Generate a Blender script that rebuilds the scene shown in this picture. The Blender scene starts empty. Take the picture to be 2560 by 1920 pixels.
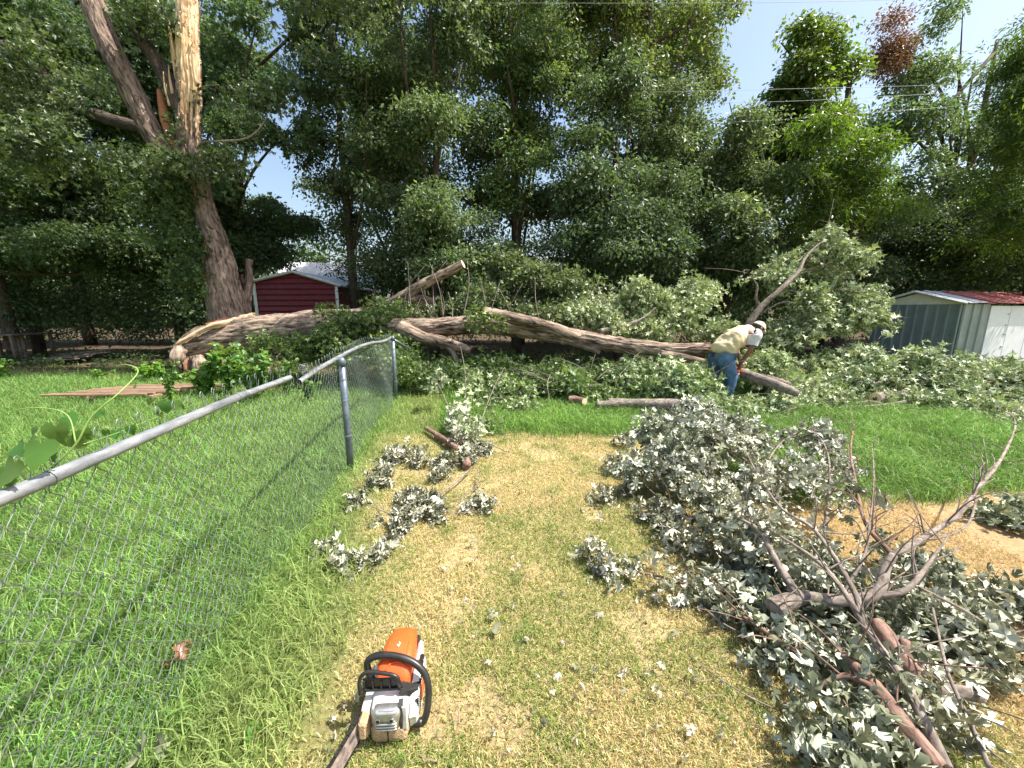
import bpy, math, random
import numpy as np
from mathutils import Vector, Matrix
rnd = random.Random(7)
scene = bpy.context.scene
col = scene.collection
PI = math.pi

# ------------------------------------------------------------------ camera, sky, sun, exposure
CAM_H, PITCH, FOC = 1.6, math.radians(10.8), 961.0       # FOC: focal length in pixels of the 2560 px wide photograph
cam_d = bpy.data.cameras.new('camera')
cam_d.sensor_width = 36.0
cam_d.lens = FOC / 2560 * 36.0
cam_d.clip_start = 0.05
cam_d.clip_end = 1500
cam = bpy.data.objects.new('camera', cam_d)
col.objects.link(cam)
cam.location = (0, 0, CAM_H)
cam.rotation_euler = (PI / 2 - PITCH, 0, 0)
scene.camera = cam

SUN_EL = math.radians(60)
SUN_H = Vector((1.0, -0.10, 0)).normalized()
world = bpy.data.worlds.new('World')
scene.world = world
world.use_nodes = True
wn = world.node_tree
bg = wn.nodes['Background']
sky = wn.nodes.new('ShaderNodeTexSky')
sky.sky_type = 'NISHITA'
sky.sun_disc = False
sky.sun_elevation = SUN_EL
sky.sun_rotation = math.atan2(SUN_H.x, SUN_H.y)
sky.air_density = 1.3
sky.dust_density = 3.0
sky.ozone_density = 1.0
wn.links.new(sky.outputs[0], bg.inputs[0])
bg.inputs[1].default_value = 0.12
sl = bpy.data.lights.new('sun', 'SUN')
sl.energy = 5.0
sl.angle = math.radians(0.5)
sl.color = (1.0, 0.95, 0.87)
sun = bpy.data.objects.new('sun', sl)
col.objects.link(sun)
sdir = Vector((SUN_H.x * math.cos(SUN_EL), SUN_H.y * math.cos(SUN_EL), math.sin(SUN_EL)))
sun.rotation_euler = sdir.to_track_quat('Z', 'Y').to_euler()
sun.location = (0, 0, 30)
vs = scene.view_settings
vs.view_transform = 'Standard'
vs.look = 'None'
vs.exposure = 1.0
vs.gamma = 1.0
vs.use_curve_mapping = False
cy = scene.cycles
cy.use_denoising = True
cy.max_bounces = 6
cy.diffuse_bounces = 3
cy.glossy_bounces = 2
cy.transmission_bounces = 3
cy.transparent_max_bounces = 4
cy.sample_clamp_indirect = 6.0

# ------------------------------------------------------------------ pixel of the photograph -> place in the yard
cp, sp = math.cos(PITCH), math.sin(PITCH)
def ray(px, py):
    a, b = (px - 1280) / FOC, (py - 960) / FOC
    return a, cp - b * sp, -sp - b * cp
def W(px, py, Y):
    a, f, z = ray(px, py)
    t = Y / f
    return Vector((a * t, Y, CAM_H + z * t))
def G(px, py, z=0.0):
    a, f, zz = ray(px, py)
    t = (z - CAM_H) / zz
    return Vector((a * t, f * t, z))

# ------------------------------------------------------------------ mesh helpers
def put(o, parent=None):
    col.objects.link(o)
    if parent is not None:
        o.parent = parent
    return o
def tag(o, label=None, cat=None, group=None, kind=None):
    if label: o['label'] = label
    if cat: o['category'] = cat
    if group: o['group'] = group
    if kind: o['kind'] = kind
    return o
def thing(name, label, cat, loc=(0, 0, 0), group=None, rz=0.0):
    o = bpy.data.objects.new(name, None)
    o.empty_display_size = 0.1
    put(o)
    o.location = loc
    o.rotation_euler = (0, 0, rz)
    return tag(o, label, cat, group)
def copy_tree(o, parent=None):
    c = o.copy()
    col.objects.link(c)
    if parent is not None:
        c.parent = parent
    for ch in list(o.children):
        copy_tree(ch, c)
    return c
def mesh_data(name, V, faces, mat, colr=None, bk=None, smooth=False):
    """faces: list of int arrays (n,k)"""
    if isinstance(faces, np.ndarray): faces = [faces]
    faces = [f for f in faces if len(f)]
    me = bpy.data.meshes.new(name)
    V = np.asarray(V, dtype=np.float32)
    loops = np.concatenate([f.reshape(-1) for f in faces]).astype(np.int32)
    tot = np.concatenate([np.full(len(f), f.shape[1], dtype=np.int32) for f in faces])
    start = np.concatenate([[0], np.cumsum(tot)[:-1]]).astype(np.int32)
    me.vertices.add(len(V)); me.vertices.foreach_set('co', V.reshape(-1))
    me.loops.add(len(loops)); me.loops.foreach_set('vertex_index', loops)
    me.polygons.add(len(tot)); me.polygons.foreach_set('loop_start', start); me.polygons.foreach_set('loop_total', tot)
    me.polygons.foreach_set('use_smooth', np.full(len(tot), smooth, dtype=bool))
    me.update(calc_edges=True)
    me.validate()
    if colr is not None:
        a = me.color_attributes.new('Col', 'FLOAT_COLOR', 'POINT')
        c4 = np.ones((len(V), 4), dtype=np.float32); c4[:, :3] = colr
        a.data.foreach_set('color', c4.reshape(-1))
    if bk is not None:
        a = me.attributes.new('bk', 'FLOAT_VECTOR', 'POINT')
        a.data.foreach_set('vector', np.asarray(bk, dtype=np.float32).reshape(-1))
    me.materials.append(mat)
    return me
def mesh(name, V, faces, mat, parent=None, colr=None, bk=None, smooth=False, kind=None):
    o = bpy.data.objects.new(name, mesh_data(name, V, faces, mat, colr, bk, smooth))
    put(o, parent)
    if kind: o['kind'] = kind
    return o
class MB:
    """collects boxes, tubes and sheets, builds ONE mesh"""
    def __init__(s): s.V, s.F4, s.F3, s.n = [], [], [], 0
    def add(s, V, faces):
        if isinstance(faces, np.ndarray): faces = [faces]
        V = np.asarray(V, dtype=float)
        for f in faces:
            f = np.asarray(f) + s.n
            (s.F4 if f.shape[1] == 4 else s.F3).append(f)
        s.V.append(V); s.n += len(V)
        return s
    def box(s, x0, x1, y0, y1, z0, z1, M=None, bev=0.0):
        if bev:
            b = min(bev, (x1 - x0) / 2.1, (y1 - y0) / 2.1, (z1 - z0) / 2.1)
            V, F = bev_box(x0, x1, y0, y1, z0, z1, b)
        else:
            V = np.array([(x, y, z) for z in (z0, z1) for y in (y0, y1) for x in (x0, x1)], dtype=float)
            F = np.array([(0, 2, 3, 1), (4, 5, 7, 6), (0, 1, 5, 4), (2, 6, 7, 3), (0, 4, 6, 2), (1, 3, 7, 5)])
            F = [F]
        if M is not None:
            V = np.array([M @ Vector(v) for v in V])
        return s.add(V, F)
    def tube(s, pts, r, seg=8, cap=True, smooth_n=0, amp=0.0, seed=0):
        V, F, _ = tube(pts, r, seg, cap, smooth_n, amp, seed)
        return s.add(V, F)
    def build(s, name, mat, parent=None, smooth=False, kind=None, colr=None):
        V = np.concatenate(s.V)
        fs = []
        if s.F4: fs.append(np.concatenate(s.F4))
        if s.F3: fs.append(np.concatenate(s.F3))
        return mesh(name, V, fs, mat, parent, colr=colr, smooth=smooth, kind=kind)
def bev_box(x0, x1, y0, y1, z0, z1, b):
    idx, V = {}, []
    X, Y, Z = (x0, x1), (y0, y1), (z0, z1)
    for i in (0, 1):
        for j in (0, 1):
            for k in (0, 1):
                sx, sy, sz = (1, -1)[i], (1, -1)[j], (1, -1)[k]
                for a in range(3):
                    p = [X[i], Y[j], Z[k]]
                    for q, s_ in ((0, sx), (1, sy), (2, sz)):
                        if q != a: p[q] += b * s_
                    idx[i, j, k, a] = len(V); V.append(p)
    F4, F3 = [], []
    for a in range(3):
        u, w = [(1, 2), (0, 2), (0, 1)][a]
        for s in (0, 1):
            q = []
            for (p_, r_) in ((0, 0), (1, 0), (1, 1), (0, 1)):
                c = [0, 0, 0]; c[a] = s; c[u] = p_; c[w] = r_
                q.append(idx[c[0], c[1], c[2], a])
            F4.append(q if (s == 1) != (a == 1) else q[::-1])
    for a in range(3):
        u, w = [(1, 2), (0, 2), (0, 1)][a]
        for p_ in (0, 1):
            for r_ in (0, 1):
                c0 = [0, 0, 0]; c1 = [0, 0, 0]
                c0[a], c1[a] = 0, 1; c0[u] = c1[u] = p_; c0[w] = c1[w] = r_
                F4.append([idx[(*c0, u)], idx[(*c1, u)], idx[(*c1, w)], idx[(*c0, w)]])
    for i in (0, 1):
        for j in (0, 1):
            for k in (0, 1):
                F3.append([idx[i, j, k, 0], idx[i, j, k, 1], idx[i, j, k, 2]])
    return np.array(V, dtype=float), [np.array(F4), np.array(F3)]

# vectorised value noise
def _hash(ix, iy, iz, seed):
    h = (ix * 374761393 + iy * 668265263 + iz * 2147483647 + seed * 974634777) & 0xFFFFFFFF
    h = (h ^ (h >> 13)) * 1274126177 & 0xFFFFFFFF
    return ((h ^ (h >> 16)) & 0xFFFF) / 65535.0
def vnoise(p, seed=0):
    p = np.asarray(p, dtype=float)
    i = np.floor(p).astype(np.int64); f = p - i; f = f * f * (3 - 2 * f)
    r = 0
    for dx in (0, 1):
        for dy in (0, 1):
            for dz in (0, 1):
                w = (f[:, 0] if dx else 1 - f[:, 0]) * (f[:, 1] if dy else 1 - f[:, 1]) * (f[:, 2] if dz else 1 - f[:, 2])
                r = r + w * _hash(i[:, 0] + dx, i[:, 1] + dy, i[:, 2] + dz, seed)
    return r
def fbm(p, seed=0, octv=3):
    p = np.asarray(p, dtype=float); r = 0; a = 0.5; s = 0
    for k in range(octv):
        r = r + a * vnoise(p * 2 ** k, seed + k); s += a; a *= .5
    return r / s
def n2(x, y, sc, seed=0, octv=3):
    return fbm(np.stack([np.asarray(x) * sc, np.asarray(y) * sc, np.zeros(np.size(x)) + 0.37], 1), seed, octv)

def catmull(pts, vals, n):
    P = np.array([list(p) for p in pts], dtype=float); v = np.array(vals, dtype=float)
    Q = np.concatenate([P, v[:, None]], 1)
    Q = np.concatenate([[2 * Q[0] - Q[1]], Q, [2 * Q[-1] - Q[-2]]])
    out = []
    for i in range(1, len(Q) - 2):
        for k in range(n):
            t = k / n
            a, b, c, d = Q[i - 1], Q[i], Q[i + 1], Q[i + 2]
            out.append(0.5 * ((2 * b) + (c - a) * t + (2 * a - 5 * b + 4 * c - d) * t * t + (3 * b - a - 3 * c + d) * t ** 3))
    out.append(Q[-2])
    out = np.array(out)
    return out[:, :3], np.maximum(out[:, 3], 1e-4)
def tube(pts, r, seg=8, cap=True, smooth_n=0, amp=0.0, seed=0, furrow=0.0, jag=0.0):
    n = len(pts)
    if np.isscalar(r): r = [r] * n
    if smooth_n: P, R = catmull(pts, r, smooth_n)
    else: P, R = np.array([list(p) for p in pts], dtype=float), np.array(r, dtype=float)
    n = len(P)
    T = np.gradient(P, axis=0); T /= np.linalg.norm(T, axis=1)[:, None] + 1e-9
    up = np.array([0, 0, 1.0]) if abs(T[0][2]) < .9 else np.array([1.0, 0, 0])
    N = np.zeros_like(P); a = np.cross(T[0], up); N[0] = a / np.linalg.norm(a)
    for i in range(1, n):
        b = N[i - 1] - T[i] * np.dot(N[i - 1], T[i]); N[i] = b / (np.linalg.norm(b) + 1e-9)
    B = np.cross(T, N)
    th = np.linspace(0, 2 * PI, seg, endpoint=False)
    L = np.concatenate([[0], np.cumsum(np.linalg.norm(np.diff(P, axis=0), axis=1))])
    ct, st = np.cos(th), np.sin(th)
    bk = np.stack([(R[:, None] * ct), (R[:, None] * st), np.repeat(L[:, None], seg, 1)], 2).reshape(-1, 3)
    RR = np.repeat(R[:, None], seg, 1)
    if amp:
        RR = RR * (1 + amp * (fbm(bk * np.array([1, 1, .8]) / (R.mean() * 1.3), seed, 3).reshape(n, seg) - .5) * 2)
    if furrow:
        q = bk.copy(); q[:, :2] *= 22; q[:, 2] *= 4.5
        q[:, :2] += 2.0 * (fbm(bk * 3.1, seed + 5, 2)[:, None] - .5) 
        f = np.abs(fbm(q, seed + 9, 2) - .5) * 2
        RR = RR + furrow * (np.clip(f * 2.2, 0, 1) - .7).reshape(n, seg)
    V = P[:, None, :] + RR[:, :, None] * (ct[None, :, None] * N[:, None, :] + st[None, :, None] * B[:, None, :])
    if jag:
        rs = np.random.RandomState(seed + 3)
        j = rs.rand(seg) * jag
        V[-1] += T[-1][None, :] * j[:, None]
    V = V.reshape(-1, 3)
    i = np.arange(n - 1)[:, None] * seg; k = np.arange(seg)[None, :]; k2 = (k + 1) % seg
    F = np.stack([i + k, i + k2, i + seg + k2, i + seg + k], 2).reshape(-1, 4)
    faces = [F]
    if cap:
        V = np.concatenate([V, [P[0]], [P[-1]]]); bk = np.concatenate([bk, [[0, 0, 0]], [[0, 0, L[-1]]]])
        c0, c1 = n * seg, n * seg + 1
        ks = np.arange(seg)
        faces.append(np.concatenate([np.stack([np.full(seg, c0), (ks + 1) % seg, ks], 1),
                                     np.stack([np.full(seg, c1), (n - 1) * seg + ks, (n - 1) * seg + (ks + 1) % seg], 1)]))
    return V, faces, bk
def wood(name, pts, r, mat, parent=None, seg=12, sn=5, amp=.06, seed=0, furrow=0.0, jag=0.0, cut=None):
    V, F, bk = tube(pts, r, seg, True, sn, amp, seed, furrow, jag)
    if cut is not None:      # last cap becomes a part of its own: the sawn or torn face
        capf = F[1][seg:]
        F = [F[0], F[1][:seg]]
        o = mesh(name, V, F, mat, parent, bk=bk, smooth=True)
        ids = np.unique(capf); mp = {int(a): b for b, a in enumerate(ids)}
        cf = np.vectorize(lambda q: mp[int(q)])(capf)
        mesh('cut_face', V[ids], [cf], cut, o)
        return o
    return mesh(name, V, F, mat, parent, bk=bk, smooth=True)

# ------------------------------------------------------------------ materials
def nodes_of(name):
    m = bpy.data.materials.new(name); m.use_nodes = True
    nt = m.node_tree
    return m, nt, nt.nodes['Principled BSDF'], nt.nodes, nt.links
def mat(name, c, rough=.7, var=.15, scale=8.0, bump=.0, bscale=40.0, metal=0.0, c2=None, spec=.5, stretch=(1, 1, 1), coat=0.0):
    m, nt, p, N, L = nodes_of(name)
    tc = N.new('ShaderNodeTexCoord'); mp = N.new('ShaderNodeMapping'); mp.inputs['Scale'].default_value = stretch
    L.new(tc.outputs['Object'], mp.inputs[0])
    no = N.new('ShaderNodeTexNoise'); no.inputs['Scale'].default_value = scale; no.inputs['Detail'].default_value = 5; no.inputs['Roughness'].default_value = .65
    L.new(mp.outputs[0], no.inputs[0])
    cr = N.new('ShaderNodeValToRGB')
    a = c; b = c2 or tuple(min(1, q * (1 + var)) for q in c); a = tuple(q * (1 - var) for q in c) if c2 is None else c
    cr.color_ramp.elements[0].position = .35; cr.color_ramp.elements[1].position = .65
    cr.color_ramp.elements[0].color = (*a, 1); cr.color_ramp.elements[1].color = (*b, 1)
    L.new(no.outputs[0], cr.inputs[0]); L.new(cr.outputs[0], p.inputs['Base Color'])
    p.inputs['Roughness'].default_value = rough; p.inputs['Metallic'].default_value = metal
    p.inputs['Specular IOR Level'].default_value = spec
    p.inputs['Coat Weight'].default_value = coat
    if bump:
        n3 = N.new('ShaderNodeTexNoise'); n3.inputs['Scale'].default_value = bscale; n3.inputs['Detail'].default_value = 4
        L.new(mp.outputs[0], n3.inputs[0])
        bm = N.new('ShaderNodeBump'); bm.inputs['Strength'].default_value = bump; bm.inputs['Distance'].default_value = .01
        L.new(n3.outputs[0], bm.inputs['Height']); L.new(bm.outputs[0], p.inputs['Normal'])
    return m
def bark_mat(name, c_dark, c_light, sc=22.0, lscale=.22, bump=.9, dist=.02):
    m, nt, p, N, L = nodes_of(name)
    at = N.new('ShaderNodeAttribute'); at.attribute_name = 'bk'
    mp = N.new('ShaderNodeMapping'); mp.inputs['Scale'].default_value = (1, 1, lscale)
    L.new(at.outputs['Vector'], mp.inputs[0])
    no = N.new('ShaderNodeTexNoise'); no.inputs['Scale'].default_value = sc; no.inputs['Detail'].default_value = 6; no.inputs['Roughness'].default_value = .7
    no.inputs['Distortion'].default_value = .6
    L.new(mp.outputs[0], no.inputs[0])
    big = N.new('ShaderNodeTexNoise'); big.inputs['Scale'].default_value = 2.2; big.inputs['Detail'].default_value = 3
    L.new(at.outputs['Vector'], big.inputs[0])
    cr = N.new('ShaderNodeValToRGB'); cr.color_ramp.elements[0].position = .38; cr.color_ramp.elements[1].position = .6
    cr.color_ramp.elements[0].color = (*c_dark, 1); cr.color_ramp.elements[1].color = (*c_light, 1)
    L.new(no.outputs[0], cr.inputs[0])
    mx = N.new('ShaderNodeMix'); mx.data_type = 'RGBA'; mx.blend_type = 'MULTIPLY'; mx.inputs[0].default_value = .5
    c2 = N.new('ShaderNodeValToRGB'); c2.color_ramp.elements[0].color = (.5, .47, .45, 1); c2.color_ramp.elements[1].color = (1.3, 1.25, 1.2, 1)
    c2.color_ramp.elements[0].position = .35; c2.color_ramp.elements[1].position = .65
    L.new(big.outputs[0], c2.inputs[0])
    L.new(cr.outputs[0], mx.inputs[6]); L.new(c2.outputs[0], mx.inputs[7])
    L.new(mx.outputs[2], p.inputs['Base Color'])
    p.inputs['Roughness'].default_value = .85; p.inputs['Specular IOR Level'].default_value = .2
    bm = N.new('ShaderNodeBump'); bm.inputs['Strength'].default_value = bump; bm.inputs['Distance'].default_value = dist
    L.new(no.outputs[0], bm.inputs['Height']); L.new(bm.outputs[0], p.inputs['Normal'])
    return m
def leaf_mat(name, top, under=None, transl=.3, rough=.38, spec=.5, tcol=None, inst=False):
    """Col attribute tints each leaf; the two faces of a leaf differ in colour as on the plant"""
    m, nt, p, N, L = nodes_of(name)
    at = N.new('ShaderNodeAttribute'); at.attribute_name = 'Col'
    if inst:
        a2 = N.new('ShaderNodeAttribute'); a2.attribute_type = 'INSTANCER'; a2.attribute_name = 'ctint'
        mm = N.new('ShaderNodeMix'); mm.data_type = 'RGBA'; mm.blend_type = 'MULTIPLY'; mm.inputs[0].default_value = 1
        L.new(at.outputs['Color'], mm.inputs[6]); L.new(a2.outputs['Color'], mm.inputs[7]); colo = mm.outputs[2]
    else: colo = at.outputs['Color']
    geo = N.new('ShaderNodeNewGeometry')
    base = N.new('ShaderNodeMix'); base.data_type = 'RGBA'
    base.inputs[6].default_value = (*top, 1); base.inputs[7].default_value = (*(under or top), 1)
    L.new(geo.outputs['Backfacing'], base.inputs[0])
    ml = N.new('ShaderNodeMix'); ml.data_type = 'RGBA'; ml.blend_type = 'MULTIPLY'; ml.inputs[0].default_value = 1
    L.new(base.outputs[2], ml.inputs[6]); L.new(colo, ml.inputs[7])
    L.new(ml.outputs[2], p.inputs['Base Color'])
    p.inputs['Roughness'].default_value = rough; p.inputs['Specular IOR Level'].default_value = spec
    if transl > 0:
        tr = N.new('ShaderNodeBsdfTranslucent')
        m2 = N.new('ShaderNodeMix'); m2.data_type = 'RGBA'; m2.blend_type = 'MULTIPLY'; m2.inputs[0].default_value = 1
        m2.inputs[6].default_value = (*(tcol or (top[0] * 3.2, top[1] * 3.2, top[2] * 1.2)), 1)
        L.new(colo, m2.inputs[7]); L.new(m2.outputs[2], tr.inputs[0])
        mix = N.new('ShaderNodeMixShader'); mix.inputs[0].default_value = transl
        L.new(p.outputs[0], mix.inputs[1]); L.new(tr.outputs[0], mix.inputs[2])
        L.new(mix.outputs[0], N['Material Output'].inputs[0])
    return m
M = {}
M['bark'] = bark_mat('bark_silver_maple', (.055, .035, .027), (.34, .26, .21), sc=16, lscale=.2, bump=1.0, dist=.03)
M['bark_log'] = bark_mat('bark_fallen', (.05, .03, .022), (.44, .34, .26), sc=15, lscale=.2, bump=1.0, dist=.03)
M['bark_dark'] = bark_mat('bark_dark', (.035, .026, .02), (.13, .10, .08))
M['twig'] = bark_mat('bark_smooth_twig', (.115, .09, .072), (.34, .29, .25), sc=34, lscale=.45, bump=.8, dist=.005)
M['twig_red'] = bark_mat('bark_reddish_branch', (.12, .07, .052), (.34, .22, .175), sc=34, lscale=.4, bump=.8, dist=.005)
M['pale'] = bark_mat('exposed_pale_wood', (.50, .30, .17), (.86, .68, .45), sc=16, lscale=.06, bump=.8, dist=.03)
M['cut'] = mat('sawn_wood', (.62, .42, .24), rough=.8, c2=(.80, .62, .42), scale=30, bump=.3)
M['rot'] = mat('rotten_heartwood', (.12, .055, .035), rough=.95, c2=(.34, .18, .11), scale=26, bump=1.0, bscale=50)
M['redwood'] = mat('torn_red_wood', (.30, .10, .045), rough=.9, c2=(.52, .22, .11), scale=40, bump=.9, bscale=70)
def attr_mat(name, rough=.9, spec=.2, transl=0.0, bump=0.0, bscale=60):
    m, nt, p, N, L = nodes_of(name)
    at = N.new('ShaderNodeAttribute'); at.attribute_name = 'Col'
    if bump:
        tc = N.new('ShaderNodeTexCoord')
        no = N.new('ShaderNodeTexNoise'); no.inputs['Scale'].default_value = bscale; no.inputs['Detail'].default_value = 8; no.inputs['Roughness'].default_value = .75
        L.new(tc.outputs['Object'], no.inputs[0])
        cr = N.new('ShaderNodeValToRGB'); cr.color_ramp.elements[0].position = .3; cr.color_ramp.elements[1].position = .7
        cr.color_ramp.elements[0].color = (.55, .52, .5, 1); cr.color_ramp.elements[1].color = (1.35, 1.35, 1.35, 1)
        L.new(no.outputs[0], cr.inputs[0])
        mx = N.new('ShaderNodeMix'); mx.data_type = 'RGBA'; mx.blend_type = 'MULTIPLY'; mx.inputs[0].default_value = 1
        L.new(at.outputs['Color'], mx.inputs[6]); L.new(cr.outputs[0], mx.inputs[7]); L.new(mx.outputs[2], p.inputs['Base Color'])
        bm = N.new('ShaderNodeBump'); bm.inputs['Strength'].default_value = bump; bm.inputs['Distance'].default_value = .015
        L.new(no.outputs[0], bm.inputs['Height']); L.new(bm.outputs[0], p.inputs['Normal'])
    else:
        L.new(at.outputs['Color'], p.inputs['Base Color'])
    p.inputs['Roughness'].default_value = rough; p.inputs['Specular IOR Level'].default_value = spec
    if transl:
        tr = N.new('ShaderNodeBsdfTranslucent'); L.new(at.outputs['Color'], tr.inputs[0])
        mix = N.new('ShaderNodeMixShader'); mix.inputs[0].default_value = transl
        L.new(p.outputs[0], mix.inputs[1]); L.new(tr.outputs[0], mix.inputs[2]); L.new(mix.outputs[0], N['Material Output'].inputs[0])
    return m
M['soil'] = attr_mat('soil_and_thatch', rough=1.0, spec=.1, bump=1.0, bscale=45)
M['grass'] = attr_mat('grass_blades', rough=.5, spec=.35, transl=.35)
LEAF_SPECS = {
 'leaf_tree': dict(top=(.078, .118, .056), under=(.12, .15, .09), rough=.45, spec=.4, transl=.32, tcol=(.22, .31, .08)),
 'leaf_light': dict(top=(.085, .135, .03), under=(.11, .155, .06), transl=.38),
 'leaf_red': dict(top=(.20, .09, .06), under=(.22, .12, .09), transl=.2),
 'leaf_maple': dict(tcol=(.15, .22, .06), top=(.052, .082, .034), under=(.20, .25, .16), transl=.35),
 'leaf_silver': dict(top=(.19, .235, .12), under=(.54, .56, .42), transl=.22, rough=.45, tcol=(.34, .42, .16)),
 'leaf_wilt': dict(top=(.20, .215, .14), under=(.68, .68, .57), transl=.12, rough=.6, spec=.3, tcol=(.4, .4, .25)),
 'leaf_weed': dict(top=(.075, .17, .03), under=(.13, .20, .07), transl=.3, rough=.4, tcol=(.26, .38, .08))}
MI = {}
for k_, kw_ in LEAF_SPECS.items():
    M[k_] = leaf_mat(k_, **kw_)
    MI[k_] = leaf_mat(k_ + '_spray', inst=True, **kw_)

# ------------------------------------------------------------------ leaves
def fan(outline, centre, bx=0.0, by=0.0, fold=.0):
    V = [centre] + outline
    V = np.array([(x, y, fold * abs(y)) for x, y in V], dtype=float)
    if bx:
        x = V[:, 0].copy(); V[:, 0] = np.sin(x * bx) / bx; V[:, 2] += -(1 - np.cos(x * bx)) / bx
    if by:
        y = V[:, 1].copy(); V[:, 1] = np.sin(y * by) / by; V[:, 2] += -(1 - np.cos(y * by)) / by
    n = len(outline)
    F = np.array([(0, 1 + (k + 1) % n, 1 + k) for k in range(n)])
    return V, F[:, ::-1].copy() if False else F
def sym(half):
    return half + [(x, -y) for x, y in reversed(half) if abs(y) > 1e-6]
MAPLE_H = [(0, 0), (-.04, .22), (.10, .42), (.20, .16), (.42, .34), (.66, .62), (.60, .38), (.72, .30), (.52, .10), (.80, .13), (.86, .20), (1.08, 0)]
MAPLE_L = [(0, 0), (.06, .36), (.24, .14), (.62, .55), (.55, .12), (1.05, 0)]
VINE_H = [(.10, 0), (-.08, .16), (-.06, .36), (.10, .52), (.26, .46), (.36, .50), (.52, .34), (.62, .33), (.78, .16), (1.0, 0)]
OVATE = [(0, 0), (.3, .27), (.65, .2), (1, 0)]
NARROW = [(0, 0), (.35, .13), (1, 0)]
def tm(h, c, bx, by, fold=0):
    V, F = fan(sym(h), c, bx, by, fold)
    return V, F
T_MAPLE = [tm(MAPLE_H, (.4, 0), *q) for q in ((.7, 1.2), (1.6, -1.4), (-1.1, 2.2), (2.2, 2.6), (.3, -.6))]
T_WILT = [tm(MAPLE_H, (.4, 0), *q) for q in ((1.8, 3.2), (-1.6, 4.0), (2.8, -3.4), (1.0, 2.4), (3.2, 1.6), (-.8, -2.2))]
T_WILT += [tm([(0, 0), (.3, .10), (.6, .16), (.8, .05), (1.1, 0)], (.45, 0), *q) for q in ((2.4, 5.0), (-2.0, 6.0), (3.4, -4.0))]
T_MLOW = [tm(MAPLE_L, (.38, 0), *q) for q in ((.7, 1.4), (1.5, -1.6), (-.9, 2.0))]
T_OV = [tm([(0, 0), (.45, .26), (1, 0)], (.45, 0), *q) for q in ((.6, .9), (-.6, 1.2))]
T_VINE = [tm(VINE_H, (.25, 0), *q, .22) for q in ((.7, .7), (-.5, 1.1), (1.2, .6), (1.5, 1.4))]
T_OVN = [tm(OVATE, (.45, 0), *q) for q in ((.8, .9), (-.5, 1.2))]
T_D = [(np.array([(0, 0, 0), (.45, .30, .06), (1, 0, -.05), (.45, -.30, .06)]), np.array([(0, 3, 2, 1)])),
       (np.array([(0, 0, 0), (.5, .24, -.08), (1, 0, .08), (.5, -.24, -.08)]), np.array([(0, 3, 2, 1)]))]
T_NAR = [(np.array([(0, 0, 0), (.4, .13, .03), (1, 0, -.08), (.4, -.13, .03)]), np.array([(0, 3, 2, 1)]))]

def basis(nrm, rs):
    n = nrm / (np.linalg.norm(nrm, axis=1)[:, None] + 1e-9)
    a = rs.normal(size=n.shape)
    x = a - n * (a * n).sum(1)[:, None]; x /= np.linalg.norm(x, axis=1)[:, None] + 1e-9
    y = np.cross(n, x)
    return np.stack([x, y, n], 2)
def basis_h(nrm, head, rs, loose=.45):
    # leaf length follows its stalk direction, face turned as near to nrm as that allows
    x = head + rs.normal(size=head.shape) * loose
    x /= np.linalg.norm(x, axis=1)[:, None] + 1e-9
    z = nrm - x * (nrm * x).sum(1)[:, None]; z /= np.linalg.norm(z, axis=1)[:, None] + 1e-9
    return np.stack([x, np.cross(z, x), z], 2)
def sublobes(lobes, n, seed, k0=.26, k1=.5, rz=.8):
    pr_ = random.Random(seed); out = []
    for c, r, w in lobes:
        for q in range(n):
            dv = Vector((pr_.gauss(0, 1), pr_.gauss(0, 1), pr_.gauss(0, 1))).normalized() * pr_.uniform(.4, .95)
            k = pr_.uniform(k0, k1)
            out.append((Vector(c) + Vector((dv.x * r[0], dv.y * r[1], dv.z * r[2])), (r[0] * k * 1.2, r[1] * k * 1.2, r[2] * k * rz * 1.3), w * k * k))
    return out
def scatter(templates, P, R, S, C, rs):
    Vs, Fs, Cs, off = [], {}, [], 0
    pick = rs.randint(0, len(templates), len(P))
    for k, (tv, tf) in enumerate(templates):
        m = pick == k
        if not m.any(): continue
        V = np.einsum('nij,vj->nvi', R[m] * S[m][:, None, None], tv) + P[m][:, None, :]
        n = V.shape[0]; nv = len(tv)
        Vs.append(V.reshape(-1, 3)); Cs.append(np.repeat(C[m], nv, 0))
        F = (tf[None] + (np.arange(n) * nv)[:, None, None]).reshape(-1, tf.shape[1]) + off
        Fs.setdefault(tf.shape[1], []).append(F)
        off += n * nv
    return np.concatenate(Vs), [np.concatenate(f) for f in Fs.values()], np.concatenate(Cs)
_sets = {}
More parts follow.
